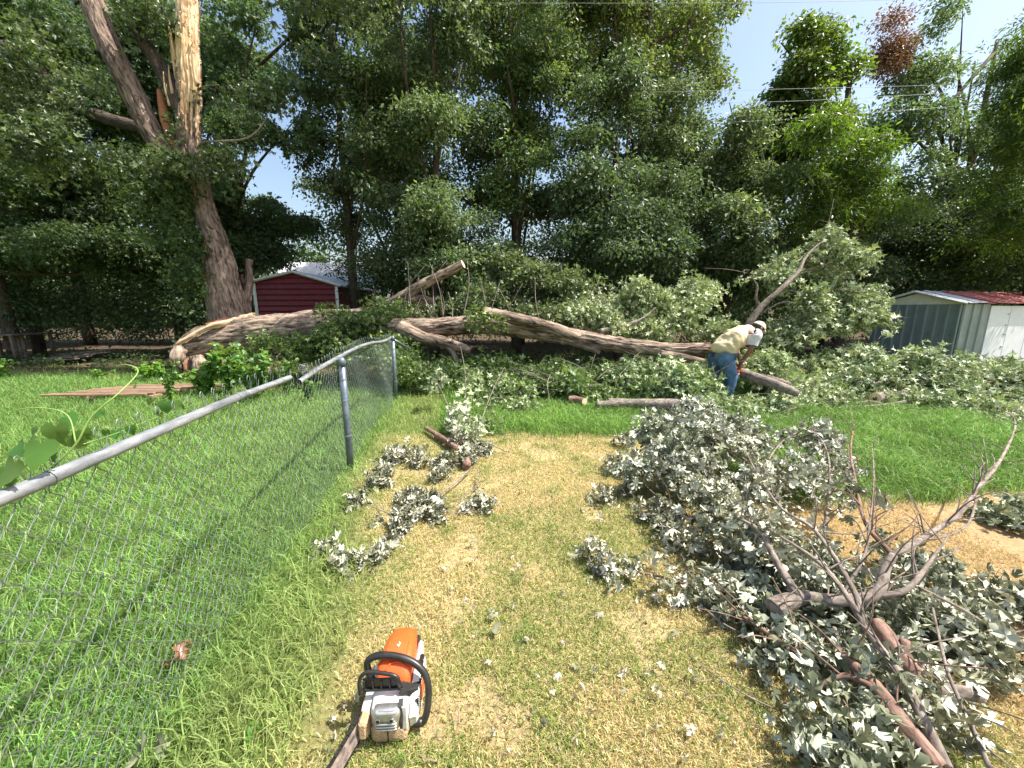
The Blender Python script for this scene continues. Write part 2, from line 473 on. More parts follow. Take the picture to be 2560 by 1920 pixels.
def spray_set(key, tmpl, mt, per, size_rel, flat, up, jit, flip, seed):
    """a few sprays of leaves of unit radius; returns a node group that places them on points"""
    if key in _sets: return _sets[key]
    rs = np.random.RandomState(seed)
    ng = bpy.data.node_groups.new('place_sprays', 'GeometryNodeTree')
    ng.interface.new_socket('Geometry', in_out='INPUT', socket_type='NodeSocketGeometry')
    ng.interface.new_socket('Geometry', in_out='OUTPUT', socket_type='NodeSocketGeometry')
    gi, go = ng.nodes.new('NodeGroupInput'), ng.nodes.new('NodeGroupOutput')
    g2i = ng.nodes.new('GeometryNodeGeometryToInstance')
    NV = 6
    for v in range(NV):
        g = rs.normal(size=(per, 3)); g /= np.linalg.norm(g, axis=1)[:, None]
        g *= (rs.rand(per) ** .5)[:, None] * np.array([1, 1, flat]) * 1.25
        P = g.copy(); P[:, 2] -= .35 * (g[:, 0] ** 2 + g[:, 1] ** 2)
        nrm = np.array([0, 0, 1.0]) * up + rs.normal(size=(per, 3)) * jit + g * .6
        if flip: nrm[rs.rand(per) < flip] *= -1
        lt = rs.rand(per)[:, None]
        V, F, CL = scatter(tmpl, P, basis_h(nrm, g + np.array([0, 0, -.45]), rs), size_rel * (.65 + .6 * rs.rand(per)), np.ones((per, 3)) * (.72 + .56 * lt), rs)
        me = mesh_data('spray', V, F, mt, colr=CL)
        ob = bpy.data.objects.new('spray', me)
        oi = ng.nodes.new('GeometryNodeObjectInfo'); oi.inputs['Object'].default_value = ob
        ng.links.new(oi.outputs['Geometry'], g2i.inputs[0])
    iop = ng.nodes.new('GeometryNodeInstanceOnPoints'); iop.inputs['Pick Instance'].default_value = True
    def na(name, typ):
        n = ng.nodes.new('GeometryNodeInputNamedAttribute'); n.data_type = typ; n.inputs['Name'].default_value = name
        return [o for o in n.outputs if o.enabled and o.name == 'Attribute'][0]
    ng.links.new(gi.outputs[0], iop.inputs['Points']); ng.links.new(g2i.outputs[0], iop.inputs['Instance'])
    ng.links.new(na('idx', 'INT'), iop.inputs['Instance Index'])
    ng.links.new(na('rot', 'FLOAT_VECTOR'), iop.inputs['Rotation'])
    ng.links.new(na('scl', 'FLOAT_VECTOR'), iop.inputs['Scale'])
    ng.links.new(iop.outputs[0], go.inputs[0])
    _sets[key] = (ng, NV)
    return _sets[key]
def foliage(name, lobes, n_cl, per, size, tmpl, mt, parent, seed, cl_r=.35, flat=.55, tint=((.75, .8, .7), (1.35, 1.3, 1.1)), up=.7, shell=.55, flip=0.0, jit=.8, cut=None, inst=True, tilt=.5, sdir=None):
    """lobes: (centre, (rx,ry,rz), weight); clusters of leaves spread through the outer part of every lobe"""
    rs = np.random.RandomState(seed)
    wts = np.array([l[2] for l in lobes], dtype=float); wts /= wts.sum()
    ks = rs.choice(len(lobes), n_cl, p=wts)
    C0 = np.array([list(l[0]) for l in lobes])[ks]; RA = np.array([l[1] for l in lobes], dtype=float)[ks]
    d = rs.normal(size=(n_cl, 3)); d /= np.linalg.norm(d, axis=1)[:, None]
    rr = shell + (1 - shell) * rs.rand(n_cl) ** .7
    rr = np.where(rs.rand(n_cl) < .25, rr * rs.rand(n_cl), rr)
    # lumpy outline: the lobe's radius varies with direction
    rr = rr * (.55 + .95 * fbm(d * 2.6 + ks[:, None] * 7.1, seed, 2))
    CC = C0 + d * RA * rr[:, None]
    crs = cl_r * (.55 + .9 * rs.rand(n_cl))
    t0, t1 = np.array(tint[0]), np.array(tint[1])
    if inst:
        zoff = parent.location.z if parent is not None else 0
        ok = CC[:, 2] + zoff > crs * .25
        CC, crs, d = CC[ok], crs[ok], d[ok]; n = len(CC)
        ng, NV = spray_set((id(tmpl), mt.name, per, round(size / cl_r, 3), flat, up, jit, flip), tmpl, MI[mt.name], per, size / cl_r, flat, up, jit, flip, 77)
        me = bpy.data.meshes.new(name); me.vertices.add(n); me.vertices.foreach_set('co', CC.astype(np.float32).reshape(-1))
        rot = []
        for q in range(n):
            ax = Vector((-d[q][1], d[q][0], 0)); Rz = Matrix.Rotation(rs.rand() * 2 * PI, 3, 'Z')
            if ax.length > 1e-3: Rz = Matrix.Rotation(tilt * (1 - .7 * d[q][2]) * (.5 + rs.rand()), 3, ax) @ Rz
            rot.append(tuple(Rz.to_euler()))
        k = np.clip(rs.rand(n), 0, 1)[:, None]
        for nm, ty, arr in (('rot', 'FLOAT_VECTOR', np.array(rot)), ('scl', 'FLOAT_VECTOR', np.repeat(crs[:, None], 3, 1)), ('ctint', 'FLOAT_VECTOR', t0 * (1 - k) + t1 * k)):
            a = me.attributes.new(nm, ty, 'POINT'); a.data.foreach_set('vector', arr.astype(np.float32).reshape(-1))
        a = me.attributes.new('idx', 'INT', 'POINT'); a.data.foreach_set('value', rs.randint(0, NV, n).astype(np.int32))
        me.materials.append(MI[mt.name])
        o = put(bpy.data.objects.new(name, me), parent); o['kind'] = 'stuff'
        md = o.modifiers.new('sprays', 'NODES'); md.node_group = ng
        return o, CC
    idx = np.repeat(np.arange(n_cl), per)
    n = len(idx)
    g = rs.normal(size=(n, 3)); g *= np.array([1, 1, flat])
    g = g / (np.linalg.norm(g, axis=1)[:, None] + 1e-9) * (rs.rand(n) ** .5)[:, None] * np.array([1, 1, flat])
    P = CC[idx] + g * crs[idx][:, None] * 1.25
    P[:, 2] -= .35 * (g[:, 0] ** 2 + g[:, 1] ** 2) * crs[idx]
    nrm = np.array([0, 0, 1.0]) * up + d[idx] * .45 + rs.normal(size=(n, 3)) * jit + g * .4
    if flip:
        fl = rs.rand(n) < flip
        nrm[fl] *= -1
    R = basis_h(nrm, g + np.array([0, 0, -.35]), rs)
    S = size * (.55 + .75 * rs.rand(n))
    k = np.clip(.4 * rs.rand(n_cl)[idx] + .6 * rs.rand(n), 0, 1)[:, None]
    C = t0 * (1 - k) + t1 * k
    m = P[:, 2] > .015
    if cut is not None: m &= cut(P)
    P, R, S, C = P[m], R[m], S[m], C[m]
    V, F, CL = scatter(tmpl, P, R, S, C, rs)
    o = mesh(name, V, F, mt, parent, colr=CL, kind='stuff', smooth=True)
    return o, CC
M['twig_dry'] = mat('dry_twig', (.16, .11, .075), rough=.9, c2=(.36, .27, .19), scale=30)

# ------------------------------------------------------------------ ground and grass
def fx(y): return -1.172 - .1424 * y                 # the fence line
def sm(a, b, x): t = np.clip((x - a) / (b - a), 0, 1); return t * t * (3 - 2 * t)
def zones(x, y):
    x = np.asarray(x, dtype=float); y = np.asarray(y, dtype=float)
    w = (n2(x, y, 1.1, 3) - .5)
    far = 4.85 - 1.75 * sm(1.3, 2.4, x) + w * .8
    mown = sm(.25, .75, x - fx(y) + w * .7 + .12 * (y - 2)) * (1 - sm(-.12, .18, y - far))
    mown = np.where(x < fx(y), 0, mown)
    dry = mown * sm(1.55, 2.1, x + w * 1.1 - .1 * y)
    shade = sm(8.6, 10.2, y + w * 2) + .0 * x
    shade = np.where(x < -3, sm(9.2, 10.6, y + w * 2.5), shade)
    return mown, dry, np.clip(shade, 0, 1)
xs = np.concatenate([[-500, -200, -80, -40, -25, -18], np.arange(-14, 18, .17), [20, 26, 40, 80, 200, 500]])
ys = np.concatenate([[-500, -200, -60, -20, -8, -4], np.arange(-2, 18, .17), [19, 22, 28, 40, 80, 200, 600]])
gx, gy = np.meshgrid(xs, ys)
px_, py_ = gx.ravel(), gy.ravel()
def ground_z(x, y):
    m = np.clip(1 - (np.abs(np.asarray(x)) - 12) / 5, 0, 1)
    return ((n2(x, y, .9, 11) - .5) * .05 + (n2(x, y, 4, 12) - .5) * .025) * m
gz_ = ground_z(px_, py_) - .02
mo, dr, sh = zones(px_, py_)
v1 = n2(px_, py_, 2.3, 21)[:, None]; v2 = n2(px_, py_, .7, 22)[:, None]
c_soil = np.array([.34, .24, .14]); c_straw = np.array([.46, .38, .19]); c_green = np.array([.10, .15, .035]); c_litter_shade = np.array([.095, .07, .045])
cg = c_green * (1 - mo[:, None]) + (c_straw * (1 - .55 * v1) + c_soil * .45 * v1 + .0) * mo[:, None]
cg = cg * (1 - dr[:, None]) + np.array([.42, .29, .155]) * dr[:, None]
cg = cg * (1 - sh[:, None]) + (c_litter_shade * (.7 + .6 * v1)) * sh[:, None]  # litter brown, darkened to put the trees' shade into the ground colour
nx, ny = len(xs), len(ys)
i = np.arange(ny - 1)[:, None] * nx; k = np.arange(nx - 1)[None]
Fg = np.stack([i + k, i + k + 1, i + nx + k + 1, i + nx + k], 2).reshape(-1, 4)
gnd = mesh('ground', np.stack([px_, py_, gz_], 1), Fg, M['soil'], colr=cg, smooth=True, kind='structure')

def blades(name, x, y, h, w, lean, C, seed, mt=None, z0=None, curl=.6):
    """one tapering bent blade each: root, middle, tip"""
    rs = np.random.RandomState(seed)
    n = len(x)
    a = rs.rand(n) * 2 * PI; b = rs.rand(n) * 2 * PI
    dx, dy = np.cos(a), np.sin(a); wx, wy = np.cos(b) * w / 2, np.sin(b) * w / 2
    z = ground_z(x, y) - .015 if z0 is None else z0
    ln = lean * (.4 + 1.2 * rs.rand(n))
    s1, c1 = np.sin(ln * .5), np.cos(ln * .5)
    l2 = ln * 1.0 + curl * (.3 + rs.rand(n)); s2, c2 = np.sin(l2), np.cos(l2)
    mx_, my_, mz = x + dx * s1 * h * .55, y + dy * s1 * h * .55, z + c1 * h * .55
    tx, ty, tz = mx_ + dx * s2 * h * .55, my_ + dy * s2 * h * .55, mz + c2 * h * .55
    V = np.stack([np.stack([x - wx, y - wy, z], 1), np.stack([x + wx, y + wy, z], 1),
                  np.stack([mx_ + wx * .8, my_ + wy * .8, mz], 1), np.stack([mx_ - wx * .8, my_ - wy * .8, mz], 1),
                  np.stack([tx, ty, np.maximum(tz, z)], 1)], 1).reshape(-1, 3)
    o = np.arange(n)[:, None] * 5
    F = [o + np.array([[0, 1, 2, 3]]), o + np.array([[3, 2, 4]])]
    return mesh(name, V, F, mt or M['grass'], colr=np.repeat(C, 5, 0), kind='stuff')
rs = np.random.RandomState(5)
def sample(n, x0, x1, y0, y1, dens):
    """points with density falling away from the camera, kept where dens(x,y) says"""
    u = rs.rand(n); y = y0 * (y1 / y0) ** u if y0 > 0 else y0 + (y1 - y0) * u
    x = (x0 + (x1 - x0) * rs.rand(n))
    keep = np.abs(x) < 1.62 * y + .5
    x, y = x[keep], y[keep]
    k = rs.rand(len(x)) < dens(x, y)
    return x[k], y[k]
def cmix(cols, n, w=None):
    cols = np.array(cols); k = rs.choice(len(cols), n, p=w)
    return cols[k] * (.75 + .5 * rs.rand(n))[:, None]
# short mown grass, half of it straw
x, y = sample(420000, -2.2, 3.4, .72, 5.2, lambda x, y: zones(x, y)[0] * (1 - .25 * zones(x, y)[1]) * np.where(n2(x, y, 3.2, 33) > .40, 1, .30) * .8)
g = sm(.50, .66, n2(x, y, 1.9, 31) + .05 * n2(x, y, 9, 32) + .08 * sm(.3, -1.2, x) ) 
n = len(x); pick = rs.rand(n) < (.26 + .56 * g) * (1 - .8 * zones(x, y)[1])
straw = cmix([(.66, .53, .25), (.60, .50, .20), (.72, .62, .36), (.50, .36, .17)], n, [.4, .3, .2, .1])
green = cmix([(.24, .32, .07), (.34, .38, .11), (.14, .25, .05), (.44, .44, .15)], n, [.35, .3, .15, .2])
C = np.where(pick[:, None], green, straw)
drw = zones(x, y)[1][:, None]
C = C * (1 - .5 * drw) + cmix([(.60, .44, .22), (.68, .54, .30)], n) * .5 * drw
blades('mown_grass', x, y, .020 + .026 * rs.rand(n), (.0016 + .0022 * rs.rand(n)) * (1 + .25 * y), 1.15 * np.ones(n), C, 41, curl=1.0)
# clumps of greener grass that escaped drying
tx_, ty_ = rs.uniform(-1.3, 1.5, 70), rs.uniform(.9, 4.6, 70)
x = np.repeat(tx_, 55) + rs.normal(size=3850) * .035; y = np.repeat(ty_, 55) + rs.normal(size=3850) * .035
kk = zones(x, y)[0] > .5
x, y = x[kk], y[kk]
blades('green_grass_tufts', x, y, .03 + .04 * rs.rand(len(x)), .003 * np.ones(len(x)), .8 * np.ones(len(x)), cmix([(.13, .26, .05), (.2, .33, .07)], len(x)), 42)
# long lush grass beyond the fence and around the branches
def lush(x, y):
    mo_, dr_, sh_ = zones(x, y)
    return (1 - mo_) * (1 - .82 * sh_)
x, y = sample(360000, -14, -.8, .55, 11.5, lambda x, y: lush(x, y) * np.where(x < fx(y) + .9, 1, 0) * np.clip(.55 + .0 * y, 0, 1))
n = len(x); q = n2(x, y, 1.3, 51)
strip = sm(-.15, .45, x - fx(y))                        # unmown strip beside the fence is yellower
C = cmix([(.16, .31, .07), (.23, .40, .10), (.10, .20, .05), (.34, .43, .14)], n, [.35, .3, .2, .15])
C = C * (1 - .6 * strip[:, None]) + cmix([(.42, .44, .14), (.33, .38, .11), (.52, .50, .22)], n) * .6 * strip[:, None]
C *= (.55 + .9 * n2(x, y, 2.6, 57))[:, None]
yel = sm(.52, .7, n2(x, y, .8, 53))[:, None] * sm(6.5, 8, y)[:, None]
C = C * (1 - .5 * yel) + np.array([.42, .42, .13]) * .5 * yel
blades('long_grass_by_fence', x, y, (.09 + .10 * rs.rand(n)) * (.75 + .5 * q) * (1 - .25 * strip), (.0026 + .0026 * rs.rand(n)) * (1 + .13 * y), .95 * np.ones(n), C, 43, curl=.9)
# long grass of the middle and the right
x, y = sample(230000, -1.6, 11, 2.6, 10.5, lambda x, y: lush(x, y) * (x > fx(y) + .9) * .9)
n = len(x); q = n2(x, y, 1.5, 52)
C = cmix([(.17, .32, .06), (.23, .40, .08), (.10, .19, .045), (.32, .40, .12)], n, [.35, .3, .2, .15]) * (.55 + .9 * q)[:, None]
blades('long_grass_in_middle', x, y, (.09 + .15 * rs.rand(n)) * (.25 + 1.5 * q), (.003 + .003 * rs.rand(n)) * (1 + .1 * y), .8 * np.ones(n), C, 44, curl=.9)
# snapped twigs and chips trodden into the lawn
dbt = MB(); prd = random.Random(31)
for q_ in range(420):
    yy = .9 + 4.2 * prd.random() ** 1.3; xx = prd.uniform(-1.5, 1.9)
    if zones([xx], [yy])[0][0] < .5: continue
    a = prd.uniform(0, 2 * PI); ln = prd.choice([.02, .03, .04, .08, .14]) * prd.uniform(.6, 1.2)
    p0 = Vector((xx, yy, .012 + .008 * prd.random())); p1 = p0 + Vector((math.cos(a) * ln, math.sin(a) * ln, prd.uniform(-.004, .01)))
    dbt.tube([p0, p0.lerp(p1, .5) + Vector((prd.uniform(-.1, .1) * ln, prd.uniform(-.1, .1) * ln, .003)), p1], .0012 + .0012 * prd.random(), 4)
dbt.build('snapped_twigs', M['twig_dry'], None, kind='stuff')
# leaf litter crumbs on the mown part
x, y = sample(2600, -2.0, 4.0, .8, 5.2, lambda x, y: zones(x, y)[0])
n = len(x)
P = np.stack([x, y, np.full(n, .018)], 1)
V, F, CL = scatter(T_OVN, P, basis(rs.normal(size=(n, 3)) * .6 + np.array([0, 0, 1]), rs), .008 + .016 * rs.rand(n), cmix([(.7, .68, .6), (.4, .3, .22), (.9, .85, .7)], n), rs)
mesh('leaf_litter', V, F, M['leaf_wilt'], colr=CL, kind='stuff')
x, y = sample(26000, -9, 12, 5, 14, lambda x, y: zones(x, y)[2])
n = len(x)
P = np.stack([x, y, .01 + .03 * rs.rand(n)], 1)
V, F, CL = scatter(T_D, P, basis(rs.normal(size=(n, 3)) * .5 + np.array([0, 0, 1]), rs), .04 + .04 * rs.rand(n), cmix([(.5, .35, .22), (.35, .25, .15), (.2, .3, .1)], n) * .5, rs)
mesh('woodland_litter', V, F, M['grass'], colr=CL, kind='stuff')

# ------------------------------------------------------------------ chain link fence
M['galv'] = mat('galvanised_rail', (.17, .18, .195), rough=.5, metal=.3, c2=(.38, .39, .41), scale=24, bump=.3, stretch=(1, .25, 1))
M['galv_dark'] = mat('weathered_post', (.10, .125, .16), rough=.42, metal=.4, c2=(.20, .235, .28), scale=14, bump=.15)
M['wire'] = mat('galvanised_wire', (.13, .16, .15), rough=.45, metal=.5, c2=(.30, .34, .32), scale=30)
M['pipe_in'] = mat('pipe_inside', (.03, .03, .03), rough=.9)
fence = thing('chain_link_fence', 'galvanised chain link fence with a broken top rail crossing the lawn at left', 'fence', (-1.7, 3.74, 0))
fo = Vector(fence.location)
def loc(p, o): return Vector(p) - o
def fp(y, z, off=0.0): return Vector((fx(y) + off * .99, y + off * .14, z)) - fo
def zr(y):   # height of the rail
    return float(np.interp(y, [-.5, .97, 2.0, 2.62, 2.8, 3.74, 5.0, 5.8, 6.83], [1.15, 1.13, 1.15, 1.142, 1.10, 1.142, 1.175, 1.11, 1.135]))
b = MB().tube([fp(y, zr(y)) for y in (-.6, .2, .97, 1.6, 2.05)], .0205, 20).tube([fp(2.03, zr(2.03)), fp(2.64, 1.142)], .0175, 20, cap=False)
r1 = b.build('top_rail', M['galv'], fence, smooth=True)
b = MB().tube([fp(2.78, 1.085), fp(3.2, 1.12), fp(3.74, 1.146), fp(4.5, 1.175), fp(5.3, 1.165), fp(5.9, 1.13), fp(6.4, 1.12), fp(6.83, 1.138)], .0195, 20, cap=False, smooth_n=3)
r2 = b.build('top_rail', M['galv'], fence, smooth=True)
for y, z, r in ((2.79, 1.0855, .018), (2.63, 1.142, .016)):      # dark bore of both open ends
    d = .001
    b = MB().tube([fp(y, z), fp(y + .004, z)], r, 16); b.build('pipe_bore', M['pipe_in'], fence)
MB().tube([fp(6.86, 1.12), fp(6.95, 1.06) + Vector((.12, 0, -.02)), fp(7.1, .95) + Vector((.3, 0, -.05))], .018, 12).build('bent_rail', M['galv_dark'], fence, smooth=True)
for y, top, r in ((3.74, 1.12, .033), (6.83, 1.13, .031), (.4, 1.1, .03)):
    p = MB().tube([fp(y, -.1, .035), fp(y, .5, .036), fp(y, top - .02, .034)], r, 20).build('post', M['galv_dark'], fence, smooth=True)
    MB().tube([fp(y, top - .05, .034), fp(y, top - .0, .034), fp(y, top + .02, .034), fp(y, top + .035, .034)], [r * 1.22, r * 1.22, r * .9, r * .4], 20).build('post_cap', M['galv_dark'], p, smooth=True)
    for z in (.35, .72, .93):
        MB().tube([fp(y, z, .034), fp(y, z + .012, .034)], r * 1.10, 16, cap=False).build('tension_band', M['galv'], p, smooth=True)
d = .0425
prng = random.Random(3)
def wob(s, z): return .018 * math.sin(s * 2.1 + 1) + .012 * math.sin(s * 5.3 + z * 4) + .05 * max(0, .35 - z) * math.sin(s * 3.3)
nw = int((6.83 - .35) / d)
for kx in range(nw):
    s0 = .35 + kx * d
    if 3.72 < s0 < 3.76: s0 += .01
    top = zr(s0) + .045
    if 2.55 < s0 < 2.9: top -= .05 * math.sin((s0 - 2.55) / .35 * PI)
    pts = []
    nz = int(top / d) + 1
    lift = .02 * math.sin(s0 * 1.7)
    for j in range(nz):
        z = top - j * d
        if z < -.01: break
        left = (j % 2 == 0) == (kx % 2 == 0)
        s = s0 + (0 if left else d)
        jx = prng.uniform(-.002, .002)
        off = wob(s, z) - .012 + (.004 if left else -.004)
        if j == 0: s = s0 + d * .5; off += .004
        hk = .0035 if left else -.0035
        pts.append(fp(s + jx, z + .006, off)); pts.append(fp(s + jx + hk * .3, z - .006, off))
    if pts:
        V, F, _ = tube(pts, .00145 + (.0003 if s0 < 1.8 else 0), 4, False)
        wv = mesh('wire', V, F, M['wire'], fence, smooth=True)
        tp = pts[0]
        # the twisted barb above the rail
        if kx % 2: continue
        bb = MB().tube([tp, tp + Vector((prng.uniform(-.008, .008), .006, .02)), tp + Vector((0.0, .0, .040)), tp + Vector((.003, -.012, .034)), tp + Vector((.004, -.020, .008))], .0018, 4, smooth_n=2)
        bb.build('barb', M['wire'], wv, smooth=True)
for y in (1.02, 1.98, 2.06, 2.5, 3.1, 3.5, 4.4, 5.2, 6.0):
    c = zr(y); pts = []
    for q in range(15):
        a = q / 13 * 2 * PI
        pts.append(fp(y + .012 * q / 13, c + math.cos(a) * .0235, math.sin(a) * .0235))
    MB().tube(pts, .0016, 5).build('wire_tie', M['wire'], fence, smooth=True)
# tangle of wire at the break
for q in range(5):
    o_ = Vector((prng.uniform(-.02, .02), prng.uniform(-.03, .05), 0)); pts = []
    for a in range(12):
        pts.append(fp(2.9, 1.17) + o_ + Vector((.02 * math.cos(a * 1.3), .016 * math.sin(a * 1.1 + q), .03 * math.sin(a * .7 + q))))
    MB().tube(pts, .0016, 4, smooth_n=2).build('loose_wire', M['wire'], fence, smooth=True)

# ------------------------------------------------------------------ vine on the fence
def leaf_obj(name, parent, p, nrm, size, tmpl, mt, seed, tint=(1, 1, 1), head=None):
    rs_ = np.random.RandomState(seed)
    R = basis(np.array([list(nrm)], dtype=float), rs_)
    tv, tf = tmpl[rs_.randint(len(tmpl))]
    if head is not None:
        n_ = R[0][:, 2]; h = np.array(list(head), dtype=float); h -= n_ * h.dot(n_); h /= np.linalg.norm(h) + 1e-9
        Rm = np.stack([h, np.cross(n_, h), n_], 1)
    else: Rm = R[0]
    V = (Rm @ (tv * size).T).T + np.array(list(p))
    C = np.repeat(np.array([tint], dtype=float), len(V), 0)
    return mesh(name, V, [tf], mt, parent, colr=C, smooth=True)
vine = thing('vine', 'leafy green vine climbing over the near end of the galvanised rail', 'vine', fo + fp(1.2, 1.1))
vo = Vector(vine.location)
M['vine_stem'] = mat('vine_stem', (.22, .34, .08), rough=.5)
def vp(px, py, Y): return W(px, py, Y * (.94 if Y < 1.3 else .97)) - vo
MB().tube([vp(130, 1170, 1.15), vp(190, 1110, 1.17), vp(230, 1040, 1.2), vp(300, 980, 1.25), vp(345, 930, 1.3), vp(320, 912, 1.3), vp(285, 915, 1.3)], [.003, .003, .0025, .0022, .0018, .0014, .001], 6, smooth_n=5).build('stem', M['vine_stem'], vine, smooth=True)
MB().tube([vp(190, 1110, 1.17), vp(170, 1040, 1.2), vp(110, 1020, 1.2), vp(40, 1025, 1.2), vp(20, 1040, 1.2)], [.0025, .002, .0017, .0014, .001], 6, smooth_n=5).build('stem', M['vine_stem'], vine, smooth=True)
MB().tube([vp(210, 1110, 1.2), vp(300, 1080, 1.5), vp(400, 1040, 1.9), vp(520, 1000, 2.4)], [.002, .0018, .0014, .001], 6, smooth_n=5).build('stem', M['vine_stem'], vine, smooth=True)
for q, (px, py, Y, s, nx_, nz_, hx, hz) in enumerate([
    (105, 1105, 1.08, .085, .2, .8, .1, -1), (140, 1060, 1.14, .075, .1, .9, .2, -1), (40, 1150, 1.0, .08, -.3, .6, -.4, -1), (175, 1085, 1.18, .06, .6, .5, .3, -1),
    (60, 1120, 1.12, .05, -.3, .8, -1, .1), (165, 1040, 1.22, .05, .4, .9, 1, -.2), (15, 1170, 1.0, .06, .3, .7, 0, -1), (190, 1100, 1.22, .05, .5, .3, .2, -1),
    (90, 1085, 1.2, .05, 0, 1, -1, .3), (205, 1075, 1.25, .045, .3, .7, .6, -.6), (120, 1120, 1.15, .05, .1, .7, .5, -1), (290, 1075, 1.5, .045, .2, .8, .5, -.5),
    (415, 1005, 1.68, .062, .2, .9, -.3, -1), (435, 1010, 1.72, .05, .4, .8, 1, 0), (400, 1030, 1.7, .04, -.2, .4, 0, -1), (375, 1000, 1.75, .035, .2, .9, -1, 0),
    (265, 1075, 1.45, .04, -.1, .6, .1, -1), (325, 1065, 1.55, .045, .1, .6, .5, -1), (240, 1030, 1.3, .03, 0, .9, 1, .1), (335, 965, 1.35, .015, 0, .9, 1, .1)]):
    leaf_obj('leaf', vine, vp(px, py, Y), (nx_ * .8, -.9, nz_ * .45), s * 1.0, T_VINE, M['leaf_weed'], 60 + q, (1 + .2 * math.sin(q), 1, .9), (hx * .6, 0, hz - .4))

# ------------------------------------------------------------------ sheds and buildings
M['red_metal'] = mat('red_painted_metal', (.11, .010, .018), rough=.45, c2=(.17, .016, .028), scale=6, spec=.5)
M['white_trim'] = mat('white_trim', (.55, .56, .55), rough=.5, c2=(.74, .74, .72), scale=10)
M['white_roof'] = mat('white_roof_metal', (.72, .73, .74), rough=.4, c2=(.82, .82, .82), scale=4)
M['grey_metal'] = mat('grey_green_sheet_metal', (.20, .25, .25), rough=.42, c2=(.27, .32, .32), scale=5, metal=.25, bump=.1, bscale=12, stretch=(1, 1, .3))
M['white_door'] = mat('white_painted_sheet', (.72, .74, .76), rough=.45, c2=(.82, .83, .83), scale=5, bump=.1, bscale=6)
M['rust_roof'] = mat('faded_red_roof_tin', (.36, .06, .05), rough=.55, c2=(.52, .20, .17), scale=9, metal=.1, bump=.2, bscale=30)
M['tin'] = mat('bare_roof_tin', (.40, .42, .46), rough=.4, metal=.4, c2=(.58, .60, .64), scale=8)
M['cream'] = mat('cream_gable', (.62, .60, .50), rough=.6, c2=(.72, .70, .60))
def profile_sheet(origin, u, n, length, z0, top_fn, pitch_, rib_w, rib_d, name, mt, parent):
    """one ribbed wall sheet panel per rib: flat pan and raised trapezoid; top_fn(s) gives the top"""
    k = int(math.ceil(length / pitch_))
    for q in range(k):
        a = q * pitch_; e = min(length, a + pitch_)
        ss = [a, a + rib_w * .2, a + rib_w * .8, a + rib_w, e - .0]
        dd = [0, rib_d, rib_d, 0, 0]
        V = []
        for s_, d_ in zip(ss, dd):
            s_ = min(s_, e)
            p = origin + u * s_ + n * d_
            V.append((p.x, p.y, z0)); V.append((p.x, p.y, top_fn(s_)))
        ba = len(V)
        V2 = [(v[0] - n.x * .004, v[1] - n.y * .004, v[2]) for v in V]
        F = [(2 * j, 2 * j + 2, 2 * j + 3, 2 * j + 1) for j in range(4)] + [(ba + 2 * j, ba + 2 * j + 1, ba + 2 * j + 3, ba + 2 * j + 2) for j in range(4)]
        mesh(name, V + V2, np.array(F), mt, parent)
# red shed
Y = 14.0
e0, e1, pk = W(636, 708, Y), W(842, 716, Y), W(736, 682, Y)
rsd = thing('red_shed', 'dark red corrugated metal shed with white trimmed gable behind the fallen trunk', 'shed', ((e0.x + e1.x) / 2, Y, 0))
ro = Vector(rsd.location)
def rp(x, y, z): return Vector((x, y, z)) - ro
nb = 15
zt = pk.z
for q in range(nb):
    z0 = zt * q / nb; z1 = zt * (q + 1) / nb - .004
    def half(z):
        if z <= e0.z: return e0.x, e1.x
        t = (z - e0.z) / (pk.z - e0.z); return e0.x + (pk.x - e0.x) * t, e1.x + (pk.x - e1.x) * t
    zm = (z0 + z1) / 2; rows = [(z0, 0), (z0 + .05, -.035), (z0 + .07, -.035), (z1 - .01, -.004), (z1, 0)]
    V = []
    for z, dy in rows:
        a, c = half(min(z, pk.z - .01)); V += [tuple(rp(a, Y + dy, z)), tuple(rp(c, Y + dy, z))]
    V += [(x_, y_ + .03, z_) for x_, y_, z_ in V]
    nn = len(rows)
    F = [(2 * j, 2 * j + 1, 2 * j + 3, 2 * j + 2) for j in range(nn - 1)] + [(2 * nn + 2 * j, 2 * nn + 2 * j + 2, 2 * nn + 2 * j + 3, 2 * nn + 2 * j + 1) for j in range(nn - 1)]
    mesh('siding_panel', V, np.array(F), M['red_metal'], rsd)
MB().box(e0.x - ro.x, e0.x - ro.x + .04, .04, 3.5, 0, e0.z - .02).build('side_wall', M['red_metal'], rsd)
MB().box(e1.x - ro.x - .04, e1.x - ro.x, .04, 3.5, 0, e1.z - .02).build('side_wall', M['red_metal'], rsd)
for a, c in ((e0, pk), (e1, pk)):
    V = []
    ov = (a - c).normalized() * .18
    for p_ in (a + ov, c):
        for dz in (.03, .07):
            for yy in (Y - .12, Y + 3.6): V.append(tuple(rp(p_.x, yy, p_.z + dz)))
    F = np.array([(0, 1, 3, 2), (4, 6, 7, 5), (0, 4, 5, 1), (2, 3, 7, 6), (0, 2, 6, 4), (1, 5, 7, 3)])
    mesh('roof_panel', V, F, M['tin'], rsd)
    MB().tube([rp(a.x + ov.x, Y - .14, a.z + .02), rp(c.x, Y - .14, c.z + .03)], .045, 4).build('gable_trim', M['white_trim'], rsd)
for a in (e0, e1):
    MB().box(a.x - ro.x - .05, a.x - ro.x + .05, -.06, -.035, 0, a.z).build('corner_trim', M['white_trim'], rsd)
